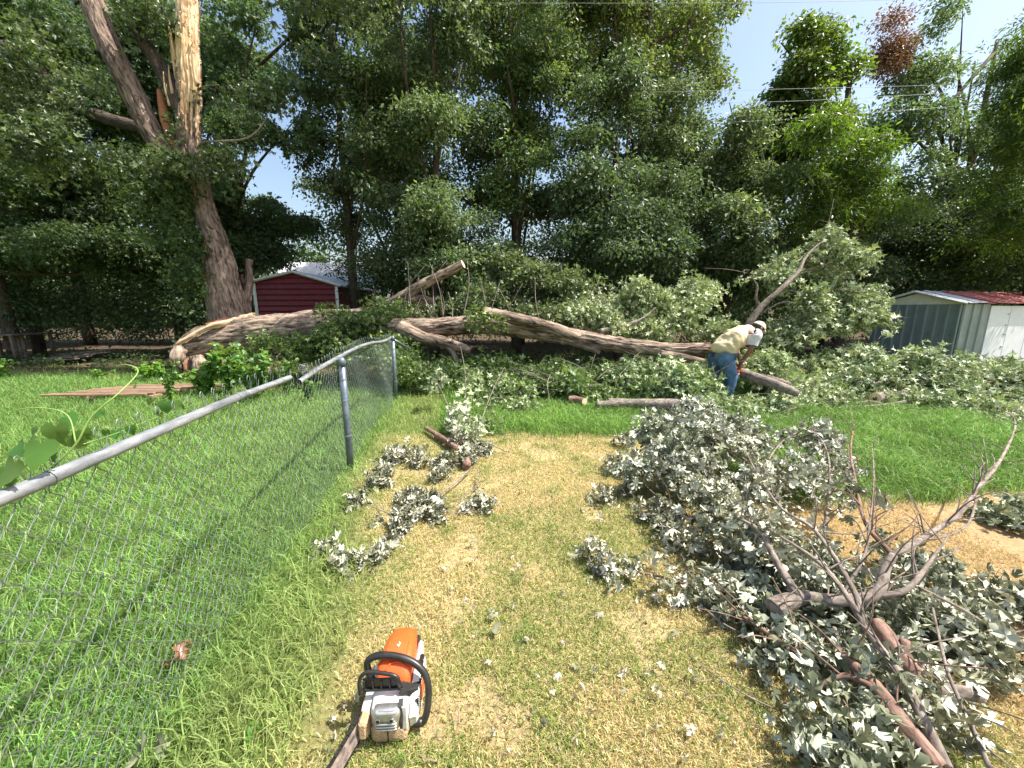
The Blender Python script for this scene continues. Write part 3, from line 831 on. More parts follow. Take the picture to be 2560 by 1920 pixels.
# white roofed house behind it
wh = thing('white_roofed_house', 'pale house with a bright white metal roof showing above the red shed', 'house', W(780, 700, 19.5) * Vector((1, 1, 0)) if False else Vector((W(780, 700, 19.5).x, 19.5, 0)))
wo = Vector(wh.location)
a, c = W(660, 712, 19.5), W(935, 712, 19.5)
zr_, ze_ = W(780, 655, 21.5).z, W(780, 712, 19.5).z
MB().box(a.x - wo.x + .2, c.x - wo.x - .2, .3, 4.2, 0, ze_).build('wall', M['cream'], wh)
nr = 12
for q in range(nr):
    x0 = a.x - wo.x + (c.x - a.x) * q / nr; x1 = a.x - wo.x + (c.x - a.x) * (q + 1) / nr - .01
    V = [(x0, 0, ze_), (x1, 0, ze_), (x1, 2.2, zr_), (x0, 2.2, zr_), (x0, 4.4, ze_), (x1, 4.4, ze_), (x0, 0, ze_ - .05), (x1, 0, ze_ - .05), (x1, 2.2, zr_ - .05), (x0, 2.2, zr_ - .05), (x0 + .03, 0, ze_ + .03), (x0 + .03, 2.2, zr_ + .03)]
    mesh('roof_panel', V, [np.array([(0, 1, 2, 3), (3, 2, 5, 4), (7, 6, 9, 8), (0, 6, 7, 1)]), np.array([(0, 10, 11), (0, 11, 3)])], M['white_roof'], wh)
# grey shed at right
k0 = Vector((11.74, 10.2, 0)); gu = Vector((-.24, .97, 0)).normalized(); fu = Vector((.97, .24, 0)).normalized()
gn, fn = Vector((-.97, -.24, 0)).normalized(), Vector((.24, -.97, 0)).normalized()
gs = thing('metal_shed', 'low grey sheet metal shed with white doors and faded red tin roof behind the brush', 'shed', k0)
ZE = 1.77; GL = 2.0; ZP = 2.08
O0 = Vector((0, 0, 0))
profile_sheet(O0 + gu * .02, gu, gn, GL, 0, lambda s: ZE, .23, .075, .028, 'wall_sheet', M['grey_metal'], gs)
profile_sheet(O0 + fu * .02, fu, fn, 1.02, 0, lambda s: ZE, .34, .075, .03, 'wall_sheet', M['grey_metal'], gs)
V = [tuple(gu * s + gn * dd + Vector((0, 0, z))) for dd in (.005, -.03) for s, z in ((-.05, ZE), (GL + .05, ZE), (GL / 2, ZP))]
mesh('gable_panel', V, [np.array([(0, 1, 2), (3, 5, 4)]), np.array([(0, 3, 4, 1), (1, 4, 5, 2), (2, 5, 3, 0)])], M['cream'], gs)
for q in range(3):
    s0 = 1.06 + q * .82
    V, F = bev_box(0, .80, -.02, .02, .05, ZE - .04, .006)
    V = np.array([tuple(fu * (s0 + v[0]) + fn * v[1] + Vector((0, 0, v[2]))) for v in V])
    dd = mesh('door_panel', V, F, M['white_door'], gs)
    if q == 0:
        for zz in (.3, .62, .95, 1.2, 1.5):
            V, F = bev_box(.70, .79, .021, .035, zz, zz + .035, .003)
            mesh('hinge', np.array([tuple(fu * (s0 + v[0]) + fn * v[1] + Vector((0, 0, v[2]))) for v in V]), F, M['tin'], dd)
# roof: overlapping tin sheets running down both slopes
RL = 5.0
for side in (0, 1):
    for q in range(14):
        s0, s1 = -.12 + q * RL / 14, -.12 + (q + 1) * RL / 14 + .03
        lift = .006 * (q % 2) + .008 * math.sin(q * 2.3)
        g0, g1 = (-.14, GL / 2) if side == 0 else (GL + .14, GL / 2)
        prof = [(s0, 0), (s0 + .03, .028), (s0 + .06, .0), (s1 - .02, 0), (s1, .01)]
        V = []
        for s, dz in prof:
            for gq, zq in ((g0, ZE + .0), (g1, ZP + .03)):
                p = fu * s + gu * gq; V.append((p.x, p.y, zq + .03 + dz + lift))
        V += [(v[0], v[1], v[2] - .008) for v in V]
        nn = len(prof)
        F = [(2 * j, 2 * j + 2, 2 * j + 3, 2 * j + 1) for j in range(nn - 1)] + [(2 * nn + 2 * j, 2 * nn + 2 * j + 1, 2 * nn + 2 * j + 3, 2 * nn + 2 * j + 2) for j in range(nn - 1)] + [(2 * j, 2 * nn + 2 * j, 2 * nn + 2 * j + 2, 2 * j + 2) for j in range(nn - 1)]
        mesh('roof_sheet', V, np.array(F), M['tin'] if (q < 2 and side == 0) or side == 1 else M['rust_roof'], gs)
for g0 in (-.14, GL + .14):
    p0, p1 = fu * -.14 + gu * g0 + Vector((0, 0, ZE + .02)), fu * -.14 + gu * (GL / 2) + Vector((0, 0, ZP + .05))
    MB().tube([p0, p1], .028, 4).build('gable_trim', M['white_trim'], gs)
for s in range(9):
    for z in (.95, ):
        p = gu * (.15 + s * .23) + gn * .008 + Vector((0, 0, z + .04 * math.sin(s)))
        MB().tube([p, p + gn * .008], .011, 6).build('screw', M['pipe_in'], gs)
bw = MB()
for u0, v0, L_, w_ in ((fu * 5.0, gu, GL, .03), (gu * GL, fu, 5.0, .03)):
    V = [tuple(u0 + v0 * s + Vector((0, 0, z))) for s in (0, L_) for z in (0, ZE)]
    V += [(v[0] + .03, v[1] + .03, v[2]) for v in V]
    bw.add(V, np.array([(0, 2, 3, 1), (4, 5, 7, 6), (0, 1, 5, 4), (2, 6, 7, 3)]))
bw.build('back_wall', M['grey_metal'], gs)

# ------------------------------------------------------------------ things in the shade at left
M['old_wood'] = mat('weathered_grey_boards', (.10, .075, .055), rough=.9, c2=(.20, .155, .12), scale=6, bump=.5, stretch=(1, 1, 1))
M['lath'] = mat('brown_lath', (.22, .13, .08), rough=.85, c2=(.38, .25, .16), scale=12, bump=.3, stretch=(.4, 2, 2))
c = G(25, 900); wt = thing('wooden_table', 'old wooden work table standing in deep shade at the left edge', 'table', c)
MB().box(-1.4, .62, -.3, .9, .80, .86, bev=.01).build('table_top', M['old_wood'], wt)
for x_, y_ in ((.55, -.25), (-1.3, -.25), (.55, .8), (-1.3, .8)):
    MB().box(x_ - .04, x_ + .04, y_ - .04, y_ + .04, 0, .80, bev=.005).build('leg', M['old_wood'], wt)
for q in range(5):
    MB().box(-.2 + q * .14, -.09 + q * .14, .1, .14, .03, .80).build('slat', M['old_wood'], wt)
c = G(160, 905); bp = thing('board_pile', 'loose pile of dark weathered boards lying beside the shaded work table', 'boards', c)
pr = random.Random(2)
for q in range(9):
    Mx = Matrix.Translation((pr.uniform(-.2, .2), .16 * q - .5, .05 + .03 * pr.random() + .02 * q)) @ Matrix.Rotation(pr.uniform(-.12, .12), 4, 'Z') @ Matrix.Rotation(-.09, 4, 'Y')
    MB().box(-.95, .95, -.07, .07, 0, .03, Mx, bev=.004).build('board', M['old_wood'], bp)
c = G(345, 990); lp = thing('lath_panel', 'flat brown panel of narrow wooden laths lying in the grass beyond the fence', 'panel', c)
for q in range(10):
    Mx = Matrix.Translation((.09 * q - .45 + pr.uniform(-.08, .08), .10 * q - .4, .09 + pr.uniform(0, .012))) @ Matrix.Rotation(.06 + pr.uniform(-.012, .012), 4, 'Z')
    MB().box(-.85, .95, -.024, .024, 0, .034, Mx, bev=.003).build('lath', M['lath'], lp)
for x_ in (-.6, .6):
    MB().box(x_ - .04, x_ + .04, -.4, .42, .05, .088).build('batten', M['lath'], lp)
c = G(228, 1010); rk = thing('fence_stub', 'small dark stub of a rotten post in the grass by the lath panel', 'stub', c)
wood('stub', [(0, 0, 0), (.01, 0, .06), (.03, 0, .11)], [.035, .03, .028], M['bark_dark'], rk, seg=10, sn=3, amp=.2, seed=8)

# overhead wires
M['cable'] = mat('pale_overhead_cable', (.30, .31, .33), rough=.5)
for lab, a, b_, c_ in (('upper thin overhead cable crossing in front of the right trees', (1560, 232, 12.4), (1860, 225, 12.2), (2560, 208, 12)),
                   ('middle thin overhead cable crossing in front of the right trees', (1800, 258, 12), (2050, 250, 11.8), (2560, 222, 11.5)),
                   ('lowest thin overhead cable crossing in front of the right trees', (1830, 306, 12), (2050, 292, 11.8), (2560, 252, 11.5)),
                   ('single overhead cable high above the treetops at the top of the picture', (1100, 8, 11), (1960, 6, 11), (2560, -12, 11))):
    P0, P1, P2 = W(*a), W(*b_), W(*c_)
    P3 = P2 + (P2 - P1) * 1.5
    tag(MB().tube([P0, P1, P2, P3], .0042, 5, smooth_n=6).build('overhead_cable', M['cable'], None, smooth=True), lab, 'cable', 'overhead cables')

# ------------------------------------------------------------------ the background trees
def tree(name, label, base, trunk_pts, trunk_r, lobes, n_cl, per, size, tmpl, mt, seed, cat='tree', cl_r=.38, limbs=6, bark='bark_dark', **kw):
    t = thing(name, label, cat, base, 'tall trees behind the yard')
    o = Vector(t.location)
    lobes = [(Vector(c) - o, r, w) for c, r, w in lobes]
    tp = [Vector(p) - o for p in trunk_pts]
    tr = wood('trunk', tp, trunk_r, M[bark], t, seg=12, sn=4, amp=.1, seed=seed)
    pr_ = random.Random(seed)
    for q in range(limbs):
        c = lobes[q % len(lobes)]
        k = pr_.uniform(.35, .9); i0 = min(int(k * (len(tp) - 1)), len(tp) - 2)
        s = tp[i0].lerp(tp[i0 + 1], pr_.random())
        e = c[0] + Vector((pr_.uniform(-1, 1) * c[1][0], pr_.uniform(-1, .6) * c[1][1], pr_.uniform(0, 1) * c[1][2])) * .75
        m = s.lerp(e, .5) + Vector((pr_.uniform(-.3, .3), pr_.uniform(-.3, .3), -.1))
        wood('limb', [s, m, e], [trunk_r[-1] * .7 + .03, .05, .012], M[bark], t, seg=6, sn=4, amp=.05, seed=seed + q)
    sub = []
    for c, r, w in lobes:        # boughs: smaller uneven masses with dark hollows between them
        for q in range(8):
            dv = Vector((pr_.gauss(0, 1), pr_.gauss(0, 1), pr_.gauss(0, 1))).normalized() * pr_.uniform(.45, .95)
            k = pr_.uniform(.26, .50)
            sub.append((c + Vector((dv.x * r[0], dv.y * r[1], dv.z * r[2])), (r[0] * k * 1.25, r[1] * k * 1.2, r[2] * k * .8), w * k * k))
    lobes = sub
    foliage('crown', lobes, n_cl, per, size, tmpl, mt, t, seed, cl_r=cl_r, **kw)
    return t
def L(px, py, Y, rx, rz, ry=None, w=None):
    return (W(px, py, Y), (rx, ry or rx * .9, rz), w or rx * rz)
def trunk_of(px, Y, h, r=.16, lean=0.0):
    x = (px - 1280) / FOC * Y / .98
    return Vector((x, Y, 0)), [Vector((x, Y, -.1)), Vector((x + lean * .3, Y + .1, h * .35)), Vector((x + lean * .7, Y, h * .7)), Vector((x + lean, Y + .1, h))], [r * 1.25, r, r * .7, r * .3]
G1 = ((.65, .75, .6), (1.35, 1.3, 1.15))
YG = ((.9, .95, .6), (1.9, 1.75, .9))
spec_trees = [
 # label, trunk px, Y, height, lobes, clusters, per, size, mat, template, tint
 ('dense elm with small dark leaves just right of the red shed', 900, 14.5, 9, [L(900, 130, 14.5, 1.4, 2.2), L(960, 330, 14, 1.7, 1.6), L(900, 470, 13.6, 1.6, 1.3), L(1000, 600, 13.2, 1.5, 1.0), L(930, -60, 15, 1.8, 2.2), L(860, 540, 14.8, 1.2, 1.0), L(820, 420, 15, 1.0, 1.2), L(800, 300, 15, 1.0, 1.0), L(790, 150, 15, .9, 1.2)], 520, 60, .085, 'leaf_tree', T_D, G1),
 ('bushy pale-leaved elm above the raised broken limb', 1090, 13.5, 9, [L(1050, 80, 13.5, 1.6, 2.4), L(1130, 300, 13, 1.5, 1.6), L(1120, 500, 12.5, 1.6, 1.2), L(1180, 640, 12.3, 1.5, .9), L(1090, -120, 14, 1.8, 2.2)], 520, 60, .085, 'leaf_tree', T_D, ((.75, .85, .75), (1.7, 1.65, 1.5))),
 ('tall elm in the centre whose narrow dark trunk runs up behind its leaves', 1290, 14.5, 11, [L(1290, 40, 14.5, 1.8, 2.8), L(1330, 260, 14, 1.6, 1.6), L(1300, 420, 13.5, 1.4, 1.3), L(1250, -120, 15, 2, 2.2)], 430, 60, .085, 'leaf_tree', T_D, ((.6, .8, .55), (1.5, 1.45, .95))),
 ('dark vine-wrapped conical tree standing nearest to the fallen trunk', 1540, 12.6, 7, [L(1520, 250, 12.8, 1.1, 1.3), L(1500, 400, 12.4, 1.5, 1.3), L(1560, 520, 12.1, 1.9, 1.2), L(1480, 640, 11.9, 1.9, .9), L(1680, 640, 12.3, 1.5, 1.0)], 560, 62, .08, 'leaf_tree', T_D, ((.5, .6, .55), (1.15, 1.2, 1.1))),
 ('tall yellowish-topped elm behind the conical tree', 1560, 15, 12, [L(1480, 60, 14.8, 1.7, 2.6), L(1640, 90, 15, 1.9, 2.2), L(1750, 120, 15, 1.3, 1.7), L(1560, -120, 15, 2.2, 2)], 480, 60, .085, 'leaf_tree', T_D, ((.75, .85, .5), (1.8, 1.6, .9))),
 ('broad elm with mid-green leaves left of the feathery branches', 1790, 14, 8, [L(1760, 330, 13.8, 1.8, 1.5), L(1830, 470, 13.3, 1.8, 1.3), L(1780, 600, 13, 1.7, 1.1), L(1900, 650, 12.8, 1.5, .9)], 520, 60, .085, 'leaf_tree', T_D, G1),
 ('slender tree with a yellow-green rounded top beside the sky gap', 2030, 15, 10, [L(2020, 130, 15, 1.1, .9), L(2085, 180, 15.2, .7, .6), L(1990, 240, 15, .9, .9), L(2010, 330, 14.8, 1.3, 1.1)], 300, 55, .095, 'leaf_light', T_D, ((.6, .7, .5), (1.15, 1.05, .8))),
 ('low feathery light green tree left of the grey shed', 2080, 13, 6, [L(2060, 390, 12.6, 1.3, .9), L(2130, 470, 12.2, 1.3, .75), L(2010, 500, 12.4, 1.0, .8), L(2120, 560, 12.8, 1.4, .9)], 300, 60, .10, 'leaf_light', T_NAR, ((.45, .6, .4), (1.15, 1.1, .8))),
 ('leaning tree with sparse top right of the rounded yellow-green crown', 2300, 15.5, 11, [L(2320, 190, 15.5, 1.1, 1.0), L(2360, 50, 15.8, .6, .9), L(2270, 310, 15.2, 1.3, 1.0), L(2190, 300, 15.2, .9, .7), L(2420, 330, 15.5, .9, .9), L(2290, 440, 14.6, 1.2, .7)], 200, 50, .085, 'leaf_tree', T_D, ((.6, .8, .7), (1.5, 1.5, 1.3))),
 ('tall tree with bright light green sprays at the right edge', 2520, 11.5, 8, [L(2560, 170, 11.5, .9, 1.1), L(2590, 310, 11.2, 1.1, 1.2), L(2530, 480, 11.4, 1.0, .9), L(2680, 100, 11.6, 1.3, 1.5), L(2620, 480, 11, 1.2, 1.1), L(2490, 610, 12.5, 1.4, .7)], 520, 55, .085, 'leaf_light', T_NAR, ((.35, .5, .4), (1.1, 1.05, .7))),
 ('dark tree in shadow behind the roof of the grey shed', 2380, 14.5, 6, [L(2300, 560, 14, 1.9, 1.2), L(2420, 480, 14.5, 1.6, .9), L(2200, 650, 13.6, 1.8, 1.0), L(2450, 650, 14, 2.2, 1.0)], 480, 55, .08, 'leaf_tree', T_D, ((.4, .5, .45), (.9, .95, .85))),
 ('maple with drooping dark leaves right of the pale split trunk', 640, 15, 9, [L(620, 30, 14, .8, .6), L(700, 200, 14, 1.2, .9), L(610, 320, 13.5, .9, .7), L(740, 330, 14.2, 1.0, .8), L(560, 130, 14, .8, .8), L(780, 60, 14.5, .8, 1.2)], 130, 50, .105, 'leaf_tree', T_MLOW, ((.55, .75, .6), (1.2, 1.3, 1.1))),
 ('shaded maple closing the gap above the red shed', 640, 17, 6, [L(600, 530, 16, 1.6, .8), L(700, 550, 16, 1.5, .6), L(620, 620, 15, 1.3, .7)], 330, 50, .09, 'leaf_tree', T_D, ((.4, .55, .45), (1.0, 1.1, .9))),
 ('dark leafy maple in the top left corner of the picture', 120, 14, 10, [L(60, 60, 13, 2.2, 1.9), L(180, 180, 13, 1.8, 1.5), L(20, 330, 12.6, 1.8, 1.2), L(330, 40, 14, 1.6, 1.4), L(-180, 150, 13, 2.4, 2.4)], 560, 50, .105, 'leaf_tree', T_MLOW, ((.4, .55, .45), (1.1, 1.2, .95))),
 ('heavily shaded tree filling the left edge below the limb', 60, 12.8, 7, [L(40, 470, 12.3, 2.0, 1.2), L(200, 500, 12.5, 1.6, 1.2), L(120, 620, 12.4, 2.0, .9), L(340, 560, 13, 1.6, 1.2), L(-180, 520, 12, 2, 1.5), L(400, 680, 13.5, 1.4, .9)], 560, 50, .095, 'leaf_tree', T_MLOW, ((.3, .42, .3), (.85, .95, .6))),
 ('maple whose crown stands behind the split trunk', 470, 15.5, 10, [L(430, 120, 14.5, 1.5, 1.6), L(520, 240, 14.6, 1.3, 1.3), L(470, 420, 14.5, 1.5, 1.2), L(540, 520, 14.5, 1.2, 1.0), L(340, 300, 14.2, 1.4, 1.2)], 520, 50, .10, 'leaf_tree', T_MLOW, ((.4, .55, .42), (1.1, 1.2, .85))),
]
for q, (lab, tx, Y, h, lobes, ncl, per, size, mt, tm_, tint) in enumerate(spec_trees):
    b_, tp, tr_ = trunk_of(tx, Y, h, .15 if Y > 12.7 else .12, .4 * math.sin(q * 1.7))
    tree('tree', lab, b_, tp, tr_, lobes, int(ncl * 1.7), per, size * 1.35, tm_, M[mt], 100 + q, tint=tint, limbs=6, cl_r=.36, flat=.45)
# a withered reddish top on the leaning tree
b_, tp, tr_ = trunk_of(2270, 15.8, 10.5, .07, .2)
tree('tree', 'small tree with a withered reddish top against the sky', b_, tp, tr_, [L(2250, 90, 15.6, .75, .9), L(2215, 150, 15.6, .5, .8)], 130, 45, .085, T_D, M['leaf_red'], 140, tint=((.45, .55, .5), (1.0, .95, .8)), limbs=4)
# the trees deeper in the wood, reaching up behind
back = [('back row tree glimpsed above the left edge', -150, 18, [L(-100, 100, 18, 3, 3), L(0, 450, 18, 3, 2.2)]), ('back row tree behind the two left limbs', 250, 18.5, [L(240, 150, 18.5, 3, 2.8), L(250, 480, 18.5, 2.8, 2)]),
 ('back row tree left of the bright gap of sky', 520, 20, [L(430, 250, 20, 1.6, 2), L(600, 180, 20, 1.4, 1.4), L(560, 640, 20, 2.6, .9)]), ('back row tree behind the pale-leaved elm', 1000, 18.5, [L(960, 60, 18.5, 2.4, 3), L(980, 420, 18.5, 2.6, 2.3)]),
 ('back row tree filling the centre of the wood', 1300, 19, [L(1260, 60, 19, 2.8, 3.2), L(1300, 430, 18.5, 2.8, 2.4)]), ('back row tree behind the conical vine-wrapped tree', 1650, 18.5, [L(1620, 120, 18.5, 2.6, 2.6), L(1650, 450, 18, 2.6, 2.3)]),
 ('back row tree behind the feathery light green tree', 1980, 18.5, [L(1960, 400, 18.5, 2.4, 1.6), L(2080, 560, 18, 2.6, 1.6)]), ('back row tree behind the shed roof', 2350, 19, [L(2330, 520, 19, 1.8, .6), L(2400, 600, 19, 3.4, 1.4)]),
 ('back row tree beyond the right edge', 2760, 16, [L(2760, 250, 16, 2.6, 3), L(2700, 560, 15, 2.6, 2)])]
for q, (lab, tx, Y, lobes) in enumerate(back):
    b_, tp, tr_ = trunk_of(tx, Y, 8, .2, .5 * math.cos(q * 2.1))
    tree('tree', lab, b_, tp, tr_, lobes, 900, 42, .17, T_D, M['leaf_tree'], 160 + q, tint=((.4, .55, .42), (1.2, 1.2, .85)), limbs=5, cl_r=.6)
# low growth at the foot of the wood: one mass nobody could count
under = [L(px, 700 + 14 * math.sin(px * .01), 14.3 + .8 * math.sin(px * .013), 1.3, .8, 1.0) for px in range(950, 2900, 70)]
under += [L(px, 640 + 20 * math.sin(px * .021), 15.6, 1.3, 1.1, 1.0) for px in range(980, 2700, 100)]
under += [L(px, 760, 13.6, 1.2, .9, 1.0) for px in (-250, -150, -50, 30, 110, 190, 270, 340, 420, 490)] + [L(px, 650, 13.8, 1.3, 1.0, 1.0) for px in (-150, 0, 120, 240, 350, 460)] + [L(px, 790, 19.5, 2.2, 1.6, 1.0) for px in range(-300, 3000, 170)] + [L(px, 650, 19, 2.0, 1.8, 1.0) for px in range(-300, 3000, 170) if not 600 < px < 880]
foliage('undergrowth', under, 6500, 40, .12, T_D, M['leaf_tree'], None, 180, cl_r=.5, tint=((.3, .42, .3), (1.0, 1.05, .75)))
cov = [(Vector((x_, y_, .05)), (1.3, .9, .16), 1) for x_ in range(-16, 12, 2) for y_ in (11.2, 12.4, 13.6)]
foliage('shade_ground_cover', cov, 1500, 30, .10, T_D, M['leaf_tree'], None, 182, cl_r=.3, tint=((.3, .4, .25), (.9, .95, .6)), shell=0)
far = [L(px, 700, 40, 6, 4.5, 3) for px in range(-1500, 4100, 330)]
far = [(Vector((c.x, c.y, 3.2)), r, w) for c, r, w in far]
foliage('distant_wood', far, 4200, 30, .55, T_D, M['leaf_tree'], None, 181, cl_r=1.6, tint=((.4, .5, .35), (1.0, 1.0, .7)))

# ------------------------------------------------------------------ the standing split maple
Yt = 10.4
st = thing('split_maple_tree', 'tall grey-brown maple whose pale wood is laid bare where a leader tore off', 'tree', Vector((W(585, 800, Yt).x, Yt, 0)))
so = Vector(st.location)
def sp_(px, py, Y): return W(px, py, Y) - so
tpts = [Vector((W(590, 800, Yt).x + .05 - so.x, 0, -.15)), sp_(578, 800, Yt), sp_(560, 720, Yt), sp_(540, 620, Yt), sp_(512, 520, Yt), sp_(490, 440, Yt), sp_(470, 370, Yt)]
V, F, bk = tube(tpts, [.68, .49, .41, .33, .23, .25, .26], 110, True, 16, .10, 3, .030)
# fluted foot
zz = V[:, 2]; 
ang = np.arctan2(V[:, 1] - tpts[1].y, V[:, 0] - tpts[1].x)
fl = (1 + .10 * np.sin(ang * 5 + 1) * np.clip(1.4 - zz, 0, 1))
cx, cy_ = tpts[1].x, tpts[1].y
lowm = zz < 1.3
V[lowm, 0] = cx + (V[lowm, 0] - cx) * fl[lowm]; V[lowm, 1] = cy_ + (V[lowm, 1] - cy_) * fl[lowm]
mesh('trunk', V, F, M['bark'], st, bk=bk, smooth=True)
# leader with the torn face
lp_ = [sp_(474, 400, Yt), sp_(470, 310, Yt), sp_(473, 220, Yt - .05), sp_(468, 110, Yt - .05), sp_(467, 0, Yt), sp_(470, -110, Yt)]
V, F, bk = tube(lp_, [.27, .25, .25, .245, .24, .20], 90, True, 26, .07, 7, .025)
n_all = len(V) - 2; ring = np.arange(n_all) // 90
V3 = V[:n_all]
hz = V3[:, 2]; zlo = sp_(470, 255, Yt).z
rel_x = V3[:, 0] - np.interp(hz, [p.z for p in lp_], [p.x for p in lp_])
rel_y = V3[:, 1] - np.interp(hz, [p.z for p in lp_], [p.y for p in lp_])
an = np.arctan2(rel_y, rel_x)
jn = fbm(np.stack([np.cos(an) * 5, np.sin(an) * 5, hz * .15], 1), 77, 3)
lim = zlo + 1.1 * np.clip(-rel_x / .26, -1.2, 1) * .55 + (jn - .5) * 2.4
face = ((rel_y < .15) & (hz > lim))
q4 = F[0]; fm = face[q4].sum(1) >= 3
V[:n_all][face] -= np.stack([rel_x, rel_y, 0 * rel_x], 1)[face] * .13
gr = fbm(bk[:n_all] * np.array([26, 26, 1.2]), 5, 2)
V[:n_all, :2] += (np.stack([rel_x, rel_y], 1) * ((gr - .5) * .22)[:, None]) * face[:, None]
mesh('leader', V, [q4[~fm], F[1]], M['bark'], st, bk=bk, smooth=True)
pf = q4[fm]; ids = np.unique(pf); mp_ = np.full(len(V), -1); mp_[ids] = np.arange(len(ids))
mesh('torn_wood_face', V[ids], mp_[pf], M['pale'], st, bk=bk[ids])
# splinters
for q, (px, py, ln) in enumerate(((442, 200, 1.1), (438, 150, .9), (492, 215, .8), (418, 240, .5), (425, 265, .45), (432, 235, .6))):
    a = sp_(px, py, Yt - .2)
    wood('splinter', [a, a + Vector((-.02, 0, ln * .5)), a + Vector((.01, -.02, ln))], [.035, .025, .003], M['pale'], st, seg=5, sn=3, amp=.3, seed=q)
wood('limb', [sp_(480, 455, Yt), sp_(430, 385, Yt), sp_(385, 340, Yt), sp_(340, 250, Yt), sp_(285, 140, Yt), sp_(250, 60, Yt), sp_(222, -30, Yt), sp_(190, -180, Yt)], [.22, .235, .235, .235, .23, .23, .22, .2], M['bark'], st, seg=80, sn=16, amp=.08, seed=11, furrow=.022)
wood('limb', [sp_(470, 320, Yt), sp_(445, 255, Yt - .05), sp_(405, 175, Yt), sp_(370, 120, Yt), sp_(330, 50, Yt), sp_(290, -30, Yt)], [.20, .19, .16, .145, .13, .12], M['bark_dark'], st, seg=40, sn=12, amp=.1, seed=12, furrow=.015)
wood('broken_stub', [sp_(460, 400, Yt), sp_(432, 350, Yt), sp_(412, 290, Yt), sp_(398, 225, Yt)], [.13, .12, .10, .05], M['redwood'], st, seg=24, sn=8, amp=.25, seed=13)
wood('limb', [sp_(495, 370, Yt - .2), sp_(515, 355, Yt - .6), sp_(600, 350, Yt - .7), sp_(640, 330, Yt - .7), sp_(670, 290, Yt - .7)], [.03, .028, .024, .018, .008], M['twig'], st, seg=8, sn=6, seed=14)
wood('limb', [sp_(492, 225, Yt), sp_(520, 215, Yt - .3), sp_(548, 212, Yt - .3)], [.03, .022, .008], M['twig'], st, seg=8, sn=6, seed=15)
wood('limb', [sp_(390, 330, Yt + 1.2), sp_(250, 290, Yt + 1.6), sp_(170, 250, Yt + 1.8), sp_(110, 190, Yt + 1.8), sp_(40, 130, Yt + 1.6), sp_(-60, 95, Yt + 1.5)], [.14, .16, .16, .15, .14, .12], M['bark_dark'], st, seg=30, sn=8, amp=.1, seed=16, furrow=.01)
wood('burl', [sp_(515, 535, Yt - .1), sp_(528, 560, Yt - .15), sp_(538, 590, Yt - .1)], [.06, .11, .05], M['bark'], st, seg=24, sn=6, amp=.3, seed=17, furrow=.02)
lb = [(sp_(80, 300, 9.6), (1.3, .8, .6), 1), (sp_(120, 360, 9.2), (1.1, .8, .5), 1.2), (sp_(430, 395, 9.6), (.55, .4, .22), .5), (sp_(300, 390, 9.6), (.8, .5, .3), .6), (sp_(350, 20, 10), (1.0, .6, .5), .9), (sp_(560, 250, 9.8), (.35, .4, .3), .3),
      (sp_(170, 150, 9.6), (1.0, .8, .7), .8), (sp_(40, 180, 9.5), (.9, .8, .8), .8), (sp_(-150, 260, 9), (1.4, 1, 1.2), 1.0), (sp_(560, 400, 10), (.7, .5, .4), .4), (sp_(620, 250, 11), (.7, .6, .7), .4)]
foliage('leaf_sprays', lb, 210, 46, .115, T_MLOW, M['leaf_maple'], st, 201, cl_r=.32, tint=((.4, .5, .4), (1.5, 1.45, 1.0)))
ivy = [(sp_(500, 600, Yt - .3), (.2, .25, .5), .5), (sp_(455, 700, Yt - .2), (.25, .3, .6), .8), (sp_(455, 470, Yt - .3), (.35, .3, .5), 1), (sp_(440, 540, Yt - .3), (.35, .3, .6), 1), (sp_(470, 610, Yt - .45), (.30, .3, .6), 1.2), (sp_(400, 560, Yt), (.5, .4, .6), 1), (sp_(500, 690, Yt - .5), (.15, .2, .6), .4), (sp_(380, 470, Yt), (.5, .4, .4), .7), (sp_(440, 300, Yt - .1), (.2, .2, .5), .25)]
foliage('climbing_ivy', ivy, 190, 34, .09, T_MLOW, M['leaf_maple'], st, 202, cl_r=.2, tint=((.35, .5, .35), (1.3, 1.4, .8)))
# canopy overhead that shades the left of the lawn (beyond the top edge)
ov = [(Vector((-2.4, 9.8, 9.4)) - so, (1.6, 1.2, .8), 1), (Vector((-4.4, 10.5, 9.5)) - so, (1.8, 1.5, 1), 1.2), (Vector((.5, 8.0, 9.6)) - so, (1.5, .8, .5), .6)]
foliage('upper_crown', ov, 200, 36, .14, T_MLOW, M['leaf_maple'], st, 203, cl_r=.5)
sn = thing('dead_snag', 'short dead barkless snag with a flat sawn top beside the red shed', 'snag', Vector((W(620, 790, 10.9).x, 10.9, 0)))
no_ = Vector(sn.location)
def np_(px, py, Y=10.9): return W(px, py, Y) - no_
wood('trunk', [Vector((0, 0, -.1)), np_(618, 790), np_(617, 740), np_(624, 700), np_(622, 670), np_(624, 648)], [.16, .13, .12, .10, .085, .09], M['bark'], sn, seg=30, sn=10, amp=.2, seed=21, furrow=.012, cut=M['cut'])
wood('stub', [np_(615, 712), np_(606, 700), np_(606, 686)], [.06, .05, .03], M['bark'], sn, seg=12, sn=4, amp=.2, seed=22)

